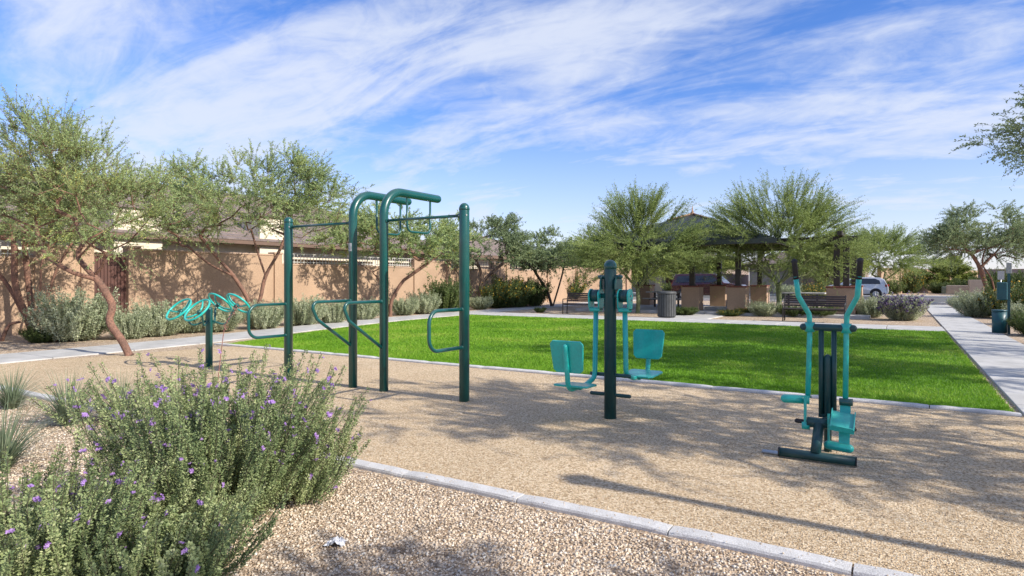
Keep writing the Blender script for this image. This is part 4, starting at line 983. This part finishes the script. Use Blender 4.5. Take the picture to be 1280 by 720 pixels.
# leaning acacia in front, left
b = W(162, 12.2)
tree('acacia_tree', 'leaning feathery tree with bent red brown trunk beside the left path, nearest the camera', b,
     [[(0, 0, 0), at(152, 425, 12.2, b), at(137, 402, 12.25, b), at(140, 380, 12.3, b), at(122, 350, 12.3, b)],
      [at(122, 350, 12.3, b), at(98, 322, 12.4, b), at(104, 300, 12.5, b), at(95, 275, 12.7, b), at(110, 235, 12.9, b)],
      [at(122, 350, 12.3, b), at(80, 335, 12.0, b), at(45, 300, 11.8, b), at(0, 275, 11.6, b)],
      [at(98, 322, 12.4, b), at(120, 300, 12.0, b), at(150, 275, 11.8, b)],
      [at(80, 335, 12.0, b), at(58, 318, 12.4, b), at(45, 285, 12.6, b), at(50, 250, 12.8, b)]],
     [(at(90, 255, 12.5, b), (1.75, 1.5, .80), 5), (at(20, 235, 12.5, b), (1.4, 1.3, .85), 3.2), (at(75, 190, 12.5, b), (1.3, 1.1, .55), 2.0), (at(175, 262, 12.5, b), (1.0, 1.1, .75), 2.4), (at(55, 160, 12.6, b), (.7, .7, .35), .5), (at(130, 300, 12.4, b), (1.1, 1.0, .4), 1.2)],
     250, .070, M['bark'], M['leaf_acacia'], twigs=5, leaves=28, twig_len=(.3, .8), leaf=(.045, .0125), seed=11, gap=.85, up=.35)
# multi-stem tree against the wall, far left
b = W(42, 15.8)
tree('acacia_tree', 'many stemmed tree with reddish trunks against the left wall, at the left edge', b,
     [[(0, 0, 0), at(25, 385, 15.8, b), at(5, 350, 15.7, b), at(-25, 320, 15.6, b)], [(.05, 0, 0), at(38, 375, 15.9, b), at(33, 330, 15.9, b), at(28, 290, 15.9, b)],
      [(.08, .03, 0), at(60, 370, 15.8, b), at(72, 335, 15.8, b), at(92, 300, 15.8, b)], [(.02, .05, 0), at(20, 360, 15.5, b), at(18, 310, 15.5, b), at(10, 270, 15.5, b)], [(.1, -.03, 0), at(50, 365, 15.6, b), at(55, 320, 15.6, b), at(85, 290, 15.6, b)]],
     [(at(20, 250, 15.8, b), (2.0, 1.6, 1.0), 4), (at(-60, 240, 15.8, b), (1.8, 1.5, 1.1), 3), (at(90, 265, 15.8, b), (1.4, 1.3, .9), 2)], 230, .085, M['bark'], M['leaf_acacia'], twigs=4, leaves=20, leaf=(.06, .02), seed=12, gap=.4)
b = W(312, 19.2)
tree('acacia_tree', 'wide airy tree with forked reddish trunks behind the hand wheel station', b,
     [[(0, 0, 0), at(312, 380, 19.2, b), at(292, 345, 19.1, b), at(270, 320, 19.0, b), at(250, 295, 18.9, b)], [(.05, 0, 0), at(325, 375, 19.3, b), at(332, 345, 19.4, b), at(350, 312, 19.4, b), at(362, 280, 19.5, b)],
      [at(292, 345, 19.1, b), at(262, 330, 18.8, b), at(235, 308, 18.6, b)], [at(332, 345, 19.4, b), at(322, 315, 19.4, b), at(312, 280, 19.5, b)]],
     [(at(290, 262, 19.2, b), (2.4, 2.1, .80), 4), (at(370, 255, 19.2, b), (1.9, 1.7, .95), 3), (at(250, 235, 19.2, b), (1.5, 1.3, .65), 1.6), (at(335, 215, 19.2, b), (1.0, 1.0, .55), .8), (at(380, 225, 19.2, b), (.6, .6, .7), .7), (at(215, 285, 19.2, b), (1.0, 1.0, .5), 1)],
     300, .06, M['bark'], M['leaf_acacia'], twigs=4, leaves=28, twig_len=(.45, .95), leaf=(.064, .018), seed=13, gap=.1, up=.35)
b = W(488, 25.5)
tree('mesquite_tree', 'low spreading tree before the wall seen between the pull-up posts', b,
     [[(0, 0, 0), at(490, 375, 25.5, b), at(505, 350, 25.6, b), at(528, 330, 25.7, b)], [(0.03, 0, 0), at(482, 368, 25.5, b), at(470, 345, 25.4, b), at(450, 330, 25.2, b)], [at(505, 350, 25.6, b), at(545, 322, 25.8, b), at(570, 305, 26, b)]],
     [(at(500, 300, 25.5, b), (2.7, 2.2, .85), 5), (at(560, 300, 25.8, b), (1.6, 1.6, .8), 2), (at(440, 300, 25.2, b), (1.4, 1.4, .9), 2), (at(480, 275, 25.5, b), (1.4, 1.3, .6), 1)], 220, .07, M['bark'], M['leaf_acacia'], twigs=4, leaves=20, leaf=(.085, .028), seed=14, gap=.35)
b = W(598, 33)
tree('mesquite_tree', 'dark branched airy tree right of the rightmost pull-up post', b,
     [[(0, 0, 0), at(600, 360, 33, b), at(602, 345, 33, b), at(596, 325, 33, b)], [(.05, 0, 0), at(603, 355, 33, b), at(618, 338, 33, b), at(635, 325, 33, b)], [(.02, 0, 0), at(594, 360, 33, b), at(585, 340, 33, b)]],
     [(at(605, 305, 33, b), (1.9, 1.7, .95), 4), (at(640, 312, 33, b), (1.0, 1.2, .8), 2), (at(575, 318, 33, b), (1.1, 1.2, .8), 2), (at(625, 285, 33, b), (1.0, 1.0, .5), 1)], 170, .08, M['bark_dark'], M['leaf_mesquite'], twigs=4, leaves=16, twig_len=(.4, .7), leaf=(.10, .032), seed=15, gap=.7)
b = W(690, 35)
tree('mesquite_tree', 'curved thin trunk tree behind the left bench', b,
     [[(0, 0, 0), at(683, 362, 35, b), at(672, 345, 35, b), at(665, 332, 35, b)], [(.05, 0, 0), at(698, 360, 35, b), at(703, 342, 35, b), at(706, 325, 35, b)]],
     [(at(700, 318, 35, b), (1.9, 1.8, .85), 4), (at(665, 322, 35, b), (1.2, 1.3, .7), 2), (at(725, 308, 35, b), (1.4, 1.4, .9), 2), (at(692, 298, 35, b), (1.0, 1.0, .4), .8)], 190, .08, M['bark_dark'], M['leaf_mesquite'], twigs=4, leaves=16, twig_len=(.4, .7), leaf=(.105, .034), seed=16, gap=.6)
def palo(label, px, d, top, half, seed, n=230, extra=(), low=310, trunk_top=350, leafm=None, lf=1.0, th=.11):
    b = W(px, d); s = d / F; m_ = leafm or M['leaf_paloverde']; z0 = Z(trunk_top, d); zt = Z(top, d); zl = Z(low, d)
    st = [[(0, 0, 0), (.03, 0, z0 * .5), (.0, .02, z0)]]
    for i in range(7):
        a = 2 * math.pi * i / 7 + seed; r_ = half * s * .45
        st.append([(.0, .02, z0), (math.cos(a) * r_ * .45, math.sin(a) * r_ * .45, z0 + .55), (math.cos(a) * r_, math.sin(a) * r_, z0 + 1.2)])
    hz = (zt - zl) / 2
    return tree('palo_verde_tree', label, b, st, [((0, 0, zl + hz * .80), (half * s * .76, half * s * .76, hz * .72), 5), ((0, 0, zl + hz * 1.1), (half * s * .5, half * s * .5, hz * .55), 1.2), ((half * s * .35, 0, zl + hz * .25), (half * s * .75, half * s * .8, hz * .35), 1.6), ((-half * s * .45, 0, zl + hz * .25), (half * s * .6, half * s * .8, hz * .4), 1.3)] + [(at(px_, y_, d - dd_, b), (ra, ra, rz_), w_) for px_, y_, dd_, ra, rz_, w_ in extra],
                n, th, M['bark_green'], m_, twigs=5, leaves=26, twig_len=(.028 * d * min(1, half / 60), .058 * d * min(1, half / 60)), leaf=(.085 * d / 28 * lf, .019 * d / 28 * lf), up=.30, outk=1.0, droop=.05, spread=.36, seed=seed, gap=.6)
palo('broad broom-like palo verde with pale green trunk behind the right bench', 973, 27.0, 216, 88, 21, n=360, low=338, trunk_top=356, extra=((1045, 312, .5, 1.0, .4, 1.2),))
palo('palo verde with fanned upright twigs over the left side of the ramada', 797, 28.0, 240, 68, 22, n=300, low=332, trunk_top=362, th=.09, extra=((750, 312, .6, 1.0, .4, 1.0), (842, 298, 1.2, .6, .25, .9)))
palo('dense rounded palo verde beyond the silver car', 1104, 60, 289, 46, 23, n=200, low=334, trunk_top=352, lf=.8, th=.16)
palo('small yellow green tree across the street left of the utility boxes', 1186, 72, 323, 22, 24, n=110, low=352, trunk_top=360, leafm=M['leaf_bright'], th=.1)
palo('yellow green tree across the street behind the left ramada post', 778, 56, 300, 42, 25, n=170, low=345, trunk_top=354, leafm=M['leaf_bright'], th=.12)
palo('yellow green tree across the street seen through the ramada passage', 872, 58, 300, 36, 26, n=150, low=336, trunk_top=354, leafm=M['leaf_bright'], th=.12)
palo('bushy green tree far behind the left bench', 728, 60, 305, 40, 27, n=150, low=345, trunk_top=358, th=.12)
palo('bushy green tree across the street above the dark red door', 1030, 58, 296, 40, 28, n=160, low=338, trunk_top=356, leafm=M['leaf_bright'], th=.12)
b = W(1243, 36)
tree('mesquite_tree', 'spreading tree with two leaning reddish trunks beside the path at the right', b,
     [[(0, 0, 0), at(1232, 355, 36, b), at(1225, 335, 36, b), at(1215, 318, 36, b)], [(.1, 0, 0), at(1240, 350, 36, b), at(1228, 330, 36, b), at(1232, 310, 36, b)], [at(1225, 335, 36, b), at(1255, 305, 36, b)]],
     [(at(1225, 300, 36, b), (2.9, 2.6, 1.0), 5), (at(1190, 295, 36, b), (1.6, 1.8, .8), 2.0), (at(1270, 298, 36, b), (2.0, 2, 1.3), 2.5), (at(1222, 276, 36, b), (1.9, 1.8, .7), 1.6)], 300, .13, M['bark'], M['leaf_mesquite'], twigs=4, leaves=26, twig_len=(.5, 1.0), leaf=(.095, .028), seed=31, gap=.6)
# trees right of the frame: overhanging branches and the shade on lawn and exercise area
def shade_tree(label, x, y, h, r_, seed, low=2.6, n=200, leafm='leaf_mesquite', gap=.6):
    base = Vector((x, y, 0)); hz = (h - low) / 2
    st = [[(0, 0, 0), (.08, .05, low * .5), (.0, 0, low * .8)]] + [[(0, 0, low * .8), (math.cos(a) * r_ * .3, math.sin(a) * r_ * .3, low + .4), (math.cos(a) * r_ * .6, math.sin(a) * r_ * .6, low + 1.1)] for a in (seed, seed + 1.5, seed + 3, seed + 4.4)]
    tree('mesquite_tree', label, base, st, [((0, 0, low + hz), (r_, r_, hz), 5), ((-r_ * .4, .2, low + hz * .9), (r_ * .7, r_ * .7, hz * .6), 1.5)], n, .11, M['bark_dark'], M[leafm], twigs=4, leaves=18, twig_len=(.4, .8), leaf=(.075, .024), seed=seed, gap=gap, droop=.3)
shade_tree('tree right of the path whose upper branch tips enter the frame at the right edge', 5.35, 18.6, 6.3, 3.55, 41, low=3.9, n=230)
shade_tree('dense tree right of the exercise area shading the ground, outside the frame', 5.2, 6.4, 6.6, 2.6, 42, low=2.4, n=240, gap=.7)
shade_tree('tree right of the lawn corner casting long shade, outside the frame', 6.6, 12.0, 8.4, 2.4, 43, low=3.0, n=330, gap=.2)
shade_tree('tree behind the lamp post shading the kerb, outside the frame', 5.2, 1.5, 4.6, 1.8, 44, low=2.2, n=110, gap=.9)
shade_tree('tree right of the path shading the middle of the lawn, outside the frame', 7.4, 16.6, 9.4, 2.3, 45, low=3.2, n=330, gap=.2)

# ------------------------------------------------------------------ SHRUBS
def shrub_mesh(r_, h, nstem, nleaf, leaf, leafm, seed, flower=None, nfl=0, upright=.75, fsize=.02, stem_r=.003, colr=.012, lw=(.35, .62), spreadr=.42):
    """upright leafy wands from one crown; returns leaf, stem and flower meshes"""
    g = np.random.default_rng(seed); n = nstem; r_ = r_ / (spreadr + 1.0)
    a = g.uniform(0, 2 * np.pi, n); q = np.sqrt(g.random(n)); tilt = q * (1.25 - upright * .55)
    O = np.stack([np.cos(a) * q * r_ * spreadr, np.sin(a) * q * r_ * spreadr, np.full(n, .0)], 1)
    D = np.stack([np.cos(a + g.normal(0, .3, n)) * np.sin(tilt), np.sin(a + g.normal(0, .3, n)) * np.sin(tilt), np.cos(tilt)], 1)
    reach = np.minimum(h / np.maximum(D[:, 2], .25), r_ * 1.05 / np.maximum(np.sin(tilt), .2)) * g.uniform(.72, 1.04, n)
    lift = np.zeros((n, 3)); lift[:, 2] = reach * .12 * (tilt > .4)
    B = O + D * reach[:, None] * .55 - lift * .3; E = O + D * reach[:, None] + lift + g.normal(0, .02, (n, 3))
    B += g.normal(0, .045, (n, 3)) * reach[:, None]; E += g.normal(0, .05, (n, 3)) * reach[:, None]; E[:, 2] = np.maximum(E[:, 2], .06)
    idx = np.repeat(np.arange(n), nleaf); t = (g.random(len(idx)) ** .75)[:, None] * .92 + .08
    C = B * 2 - (O + E) * .5
    P = O[idx] * (1 - t) ** 2 + 2 * C[idx] * t * (1 - t) + E[idx] * t * t
    dd = unit(E[idx] - O[idx]); side = unit(np.cross(dd, g.normal(size=(len(idx), 3))))
    P = P + side * (np.sqrt(g.random((len(idx), 1))) * colr * (1.15 - .75 * t)); Ld = unit(side * g.uniform(.5, 1.1, (len(idx), 1)) + dd * g.uniform(.2, .9, (len(idx), 1)))
    V, Fa = leaf_quads(P, Ld, dd + g.normal(0, .5, (len(idx), 3)), g.uniform(leaf * .6, leaf * 1.25, len(idx)), g.uniform(leaf * lw[0], leaf * lw[1], len(idx)))
    lm = mesh_np('leaves', V, Fa, leafm)
    m1 = O * .25 + C * .5 + E * .25
    Vs, Fs = rods(np.concatenate([O, m1]), np.concatenate([m1, E]), np.repeat(stem_r, 2 * n), np.repeat(stem_r * .6, 2 * n), 3)
    sm = mesh_np('stems', Vs, Fs, M['stem'])
    fm = None
    if flower:
        k = g.integers(0, n, nfl); t = (1 - g.random(nfl) ** 1.8 * .40)[:, None]; Pf = O[k] * (1 - t) ** 2 + 2 * C[k] * t * (1 - t) + E[k] * t * t
        Pf += unit(g.normal(size=(nfl, 3)) + np.array([.6, -.6, .6])) * (colr + .010); pet = 6
        idx = np.repeat(np.arange(nfl), pet); nd = unit(unit(E[k] - O[k]) * .3 + g.normal(0, .8, (nfl, 3)) + np.array([0, 0, .3])); Nf = nd[idx]
        if nfl < 299: return lm, sm, ('parts', Pf, nd, g.uniform(.65, 1.2, nfl))
        Ld = unit(np.cross(Nf, g.normal(size=(len(idx), 3))) + Nf * .35); sz = np.repeat(g.uniform(.6, 1.3, nfl) * fsize, pet)
        V, Fa = leaf_quads(Pf[idx], Ld, Nf, sz, sz * .75); fm = mesh_np('flowers', V, Fa, flower)
    return lm, sm, fm
FLM = []
for v_ in range(4):
    g_ = np.random.default_rng(90 + v_); P5 = []; D5 = []
    for c_ in range(3):
        cc = np.array([g_.normal(0, .007), g_.normal(0, .007), g_.uniform(-.006, .006)])
        for k_ in range(5):
            a_ = 2 * math.pi * k_ / 5 + c_; P5.append(cc); D5.append((math.cos(a_), math.sin(a_), .35 + g_.normal(0, .2)))
    V, Fa = leaf_quads(np.array(P5), np.array(D5), np.tile([[0, 0, 1.0]], (15, 1)) + g_.normal(0, .25, (15, 3)), g_.uniform(.010, .016, 15), g_.uniform(.009, .013, 15)); FLM.append(mesh_np('flower', V, Fa, M['flower']))
def place_shrub(meshes, name, label, loc_, rz=0, s=1.0, group=None, cat='shrub', sz=1.0):
    if name != 'flowering_shrub' and group: s *= .9
    r_ = empty(name, loc_, rz); tag(r_, label, cat, group); r_.scale = (s, s, s * sz)
    for nm, m_ in zip(('foliage', 'stems', 'flowers'), meshes):
        if isinstance(m_, tuple):
            for q, nrm, z_ in zip(m_[1], m_[2], m_[3]):
                f_ = link('flower', FLM[int(q[0] * 1e4) % 4], r_, q); f_.rotation_euler = Vector(nrm).to_track_quat('Z', 'Y').to_euler(); f_.scale = (z_, z_, z_)
            continue
        if m_ is not None: tag(link(nm, m_, r_), kind='stuff')
    return r_
# foreground flowering shrubs
b = W(262, 3.85)
m_ = shrub_mesh(.80, .85, 270, 520, .0145, M['leaf_sage'], 51, M['flower'], 298, 1.0, .017, colr=.026, lw=(.45, .75), spreadr=.45)
place_shrub(m_, 'flowering_shrub', 'large grey green shrub with purple flowers in the front bed, widest of the front shrubs', b)
b = W(372, 4.25)
m_ = shrub_mesh(.42, .58, 110, 330, .0145, M['leaf_sage'], 52, M['flower'], 24, .9, .016, colr=.020, lw=(.45, .75), spreadr=.5)
place_shrub(m_, 'flowering_shrub', 'smaller grey green shrub with few purple flowers at the right end before the kerb', b)
b = W(25, 2.75)
m_ = shrub_mesh(.60, .58, 200, 420, .0135, M['leaf_sage'], 53, M['flower'], 120, 1.0, .016, colr=.022, lw=(.45, .75), spreadr=.5)
place_shrub(m_, 'flowering_shrub', 'pale leafy shrub with purple flowers in the bottom left corner', b)
b = W(190, 2.85)
m_ = shrub_mesh(.50, .42, 150, 320, .0145, M['leaf_sage'], 54, M['flower'], 20, .7, .016, colr=.02, lw=(.5, .8), spreadr=.5)
place_shrub(m_, 'flowering_shrub', 'low dark leafy shrub at the bottom edge between the two purple flowered shrubs', b)

# red yucca clumps
def blades(n, L_, seed, w=.012):
    g = np.random.default_rng(seed); a = g.uniform(0, 2 * np.pi, n); tilt = g.uniform(.08, 1.15, n); Ls = L_ * g.uniform(.6, 1.1, n); k = 5
    O = np.stack([np.cos(a) * .05, np.sin(a) * .05, np.zeros(n)], 1) * g.uniform(.2, 1.3, (n, 1)); V = []
    for i in range(k + 1):
        t = i / k; th = tilt * (.55 + .65 * t); r_ = Ls * t * np.sin(th); z = Ls * t * np.cos(th)
        c = O + np.stack([np.cos(a) * r_, np.sin(a) * r_, np.maximum(z, .01)], 1); s = np.stack([-np.sin(a), np.cos(a), np.zeros(n)], 1) * (w * (1 - t * .92) * .5)
        V += [c - s, c + s]
    V = np.stack(V, 1); f = np.array([(2 * i, 2 * i + 1, 2 * i + 3, 2 * i + 2) for i in range(k)])
    Fa = (f[None] + (np.arange(n) * 2 * (k + 1))[:, None, None]).reshape(-1, 4)
    return mesh_np('blades', V.reshape(-1, 3), Fa, M['yucca'])
yb = blades(300, .70, 61, .013)
for i, (px, d, s, lb) in enumerate(((85, 6.4, 1.0, 'spiky grey green grass-like clump, second from the left edge'), (14, 7.2, .85, 'spiky grey green grass-like clump at the left edge, farthest of its row'), (152, 6.6, .9, 'spiky grey green clump just left behind the big flowering shrub'), (2, 4.9, .95, 'spiky grey green clump at the left edge nearest the corner shrub'), (212, 6.3, .9, 'spiky grey green clump hidden behind the left part of the big flowering shrub'))):
    r_ = empty('yucca_clump', W(px, d), i * 1.3); r_.scale = (s, s, s * .82); tag(r_, lb, 'plant', 'spiky clumps in the front bed')
    link('blades', yb, r_)
# flowering stalk
sk = empty('yucca_stalk', W(268, 6.4)); tag(sk, 'thin pinkish dry flower stalk rising before the hand wheels', 'plant')
b = W(268, 6.4); p = bez([(0, 0, 0), at(272, 480, 6.4, b), at(279, 420, 6.4, b), at(284, 402, 6.4, b), at(297, 384, 6.4, b)], 4)
mb = MB(); mb.tube(p, [.006 - .0002 * i for i in range(len(p))], 6); mb.build('stem', M['stalk'], sk)
g_ = np.random.default_rng(5); q = np.array([tuple(p[-1 - int(i)]) for i in g_.integers(0, 8, 90)]); V, Fa = leaf_quads(q + g_.normal(0, .012, q.shape), g_.normal(size=q.shape), g_.normal(size=q.shape), np.full(90, .022), np.full(90, .011))
link('seed_pods', mesh_np('seed_pods', V, Fa, M['stalk']), sk)

# planted shrubs, sharing a few meshes
kw = dict(stem_r=.004, colr=.042, lw=(.4, .7), spreadr=.55)
SH = [shrub_mesh(.85, .95, 210, 130, .042, M['leaf_silver'], 71, None, 0, .75, **kw), shrub_mesh(.8, .88, 190, 130, .042, M['leaf_silver'], 72, None, 0, .8, **kw),
      shrub_mesh(.9, .8, 190, 100, .052, M['leaf_green'], 73, None, 0, .6, **kw), shrub_mesh(.95, 1.0, 190, 100, .055, M['leaf_green'], 74, M['flower_yellow'], 330, .6, .04, **kw),
      shrub_mesh(.9, .95, 210, 100, .05, M['leaf_silver'], 75, M['flower_dull'], 1500, .7, .055, **kw)]
gl = 'shrubs planted along the left wall'
spots = [ # px, depth, mesh, scale, zscale, label, group
 (92, 15.3, 0, 1.25, 1.05, 'silvery shrub left of the leaning trunk, before the wall', gl), (52, 14.9, 2, .55, .8, 'small shrub at the foot of the many stemmed tree', gl), (160, 15.8, 1, .85, 1.0, 'silvery shrub directly behind the leaning trunk', gl),
 (198, 16.6, 0, .98, 1.0, 'silvery shrub behind the two left hand wheels', gl), (236, 17.6, 1, .9, 1.0, 'silvery shrub behind the hand wheel post', gl), (275, 18.0, 0, .9, .95, 'silvery shrub between hand wheels and first pull-up post', gl),
 (330, 19.0, 1, .95, 1.0, 'silvery shrub seen inside the leftmost hand loop', gl), (378, 20.5, 0, 1.0, 1.0, 'silvery shrub just right of the leftmost pull-up post', gl), (415, 21.6, 1, .95, .95, 'silvery shrub left of the second pull-up post', gl),
 (455, 23.4, 0, .9, .9, 'silvery shrub between the two curved pull-up posts', gl), (505, 26.4, 1, .95, .9, 'grey shrub under the low spreading tree', gl), (530, 27.5, 0, 1.0, 1.0, 'grey shrub left of the rightmost pull-up post', gl), (557, 29.0, 2, 1.45, 1.25, 'tall green shrub before the wall behind the rightmost post', gl),
 (600, 31.5, 1, .95, .8, 'low grey shrub at the foot of the dark branched tree', gl), (640, 34, 3, 1.5, 1.15, 'tall loose yellowish shrub before the wall left of the curved trunks', gl), (662, 35.5, 2, 1.6, 1.15, 'tall green shrub before the wall beside the curved thin trunks', gl), (622, 33.5, 3, 1.35, 1.0, 'yellowish shrub before the wall right of the dark branched tree', gl),
 (675, 28.5, 2, .34, .8, 'tiny dark plant in the gravel beside the left path', None),
 (853, 26.2, 2, .8, .5, 'low green shrub before the left brown pier', None), (912, 25.8, 3, .6, .42, 'low green shrub with yellow flowers before the passage pier', None), (955, 25.6, 1, .85, .75, 'silvery shrub before the big palo verde trunk', None), (934, 26.3, 3, .6, .5, 'low yellow flowered shrub at the foot of the right passage pier', None),
 (992, 25.2, 2, .8, .65, 'low green shrub under the left half of the right bench', None), (1024, 24.8, 2, .8, .65, 'low green shrub under the right half of the right bench', None), (1020, 36, 3, .9, 1.1, 'bright yellowish spiky shrub above the right bench', None),
 (1087, 24.8, 1, .92, .95, 'grey green rounded shrub left of the purple one beside the path', None), (1130, 23.0, 4, .93, .93, 'round shrub covered in dusty purple flowers left of the path', None), (1066, 25.8, 1, .6, .8, 'small grey shrub beside the right pier', None),
 (1200, 33, 0, .7, .85, 'small pale shrub right of the path near the road', None), (1222, 25, 0, 1.05, .95, 'grey shrub right of the path, left of the waste bin', None), (1243, 26, 1, 1.05, 1.0, 'grey shrub directly behind the waste station', None), (1266, 24, 3, 1.15, 1.1, 'orange flowered shrub behind the waste station pole', None), (1296, 16.6, 2, .75, .95, 'dark green shrub cut by the right edge beside the waste station', None), (1284, 20.5, 0, .8, .9, 'pale shrub between the waste station and the right edge', None),
 (1176, 69, 2, 1.7, .8, 'dark green shrub before the sunlit wall across the street, left of the boxes', None), (1210, 66, 2, 1.9, .95, 'dark green shrub behind the utility cabinets', None), (1136, 70, 3, 1.8, 1.5, 'ragged brownish shrub against the sunlit street wall', None), (1113, 66, 2, 1.5, 1.1, 'small green shrub beside the far palo verde trunk', None), (1232, 64, 2, 2.0, 1.0, 'dark green shrub at the corner of the street walls', None),
 (1260, 62, 2, 2.2, 1.2, 'dark shrub before the shaded street wall', None), (845, 66, 2, 1.6, .8, 'dark low shrub before the house with the beige garage', None), (725, 48, 2, 2.4, 1.1, 'dark green shrub beyond the left bench', None), (745, 50, 2, 2.2, 1.2, 'dark green shrub behind the left bench, right of its twin', None), (705, 46, 3, 1.8, 1.0, 'pale shrub at the far end of the left path', None), (985, 46, 1, 1.2, 1.0, 'grey shrub near the road behind the big palo verde', None), (1018, 47, 3, 1.2, 1.0, 'yellowish shrub near the road right of the palo verde trunk', None)]
for i, (px, d, k, s, sz, lb, gp) in enumerate(spots):
    nm = ('desert_shrub', 'desert_shrub', 'green_shrub', 'yellow_flowered_shrub', 'purple_flowered_shrub')[k]
    place_shrub(SH[k], nm, lb, W(px, d), i * 2.1, s, gp, sz=sz)

# a fallen bent branch stump at the left edge
lg = MB(); p = bez([tuple(W(2, 15.2, .0)), tuple(W(8, 15.2, .28)), tuple(W(14, 15.2, .42)), tuple(W(26, 15.3, .46))], 4); lg.tube(p, [.05 - .002 * i for i in range(len(p))], 8)
o = lg.build('bent_branch', M['bark'], None); tag(o, 'short bent brown branch standing in the gravel at the left edge', 'branch')
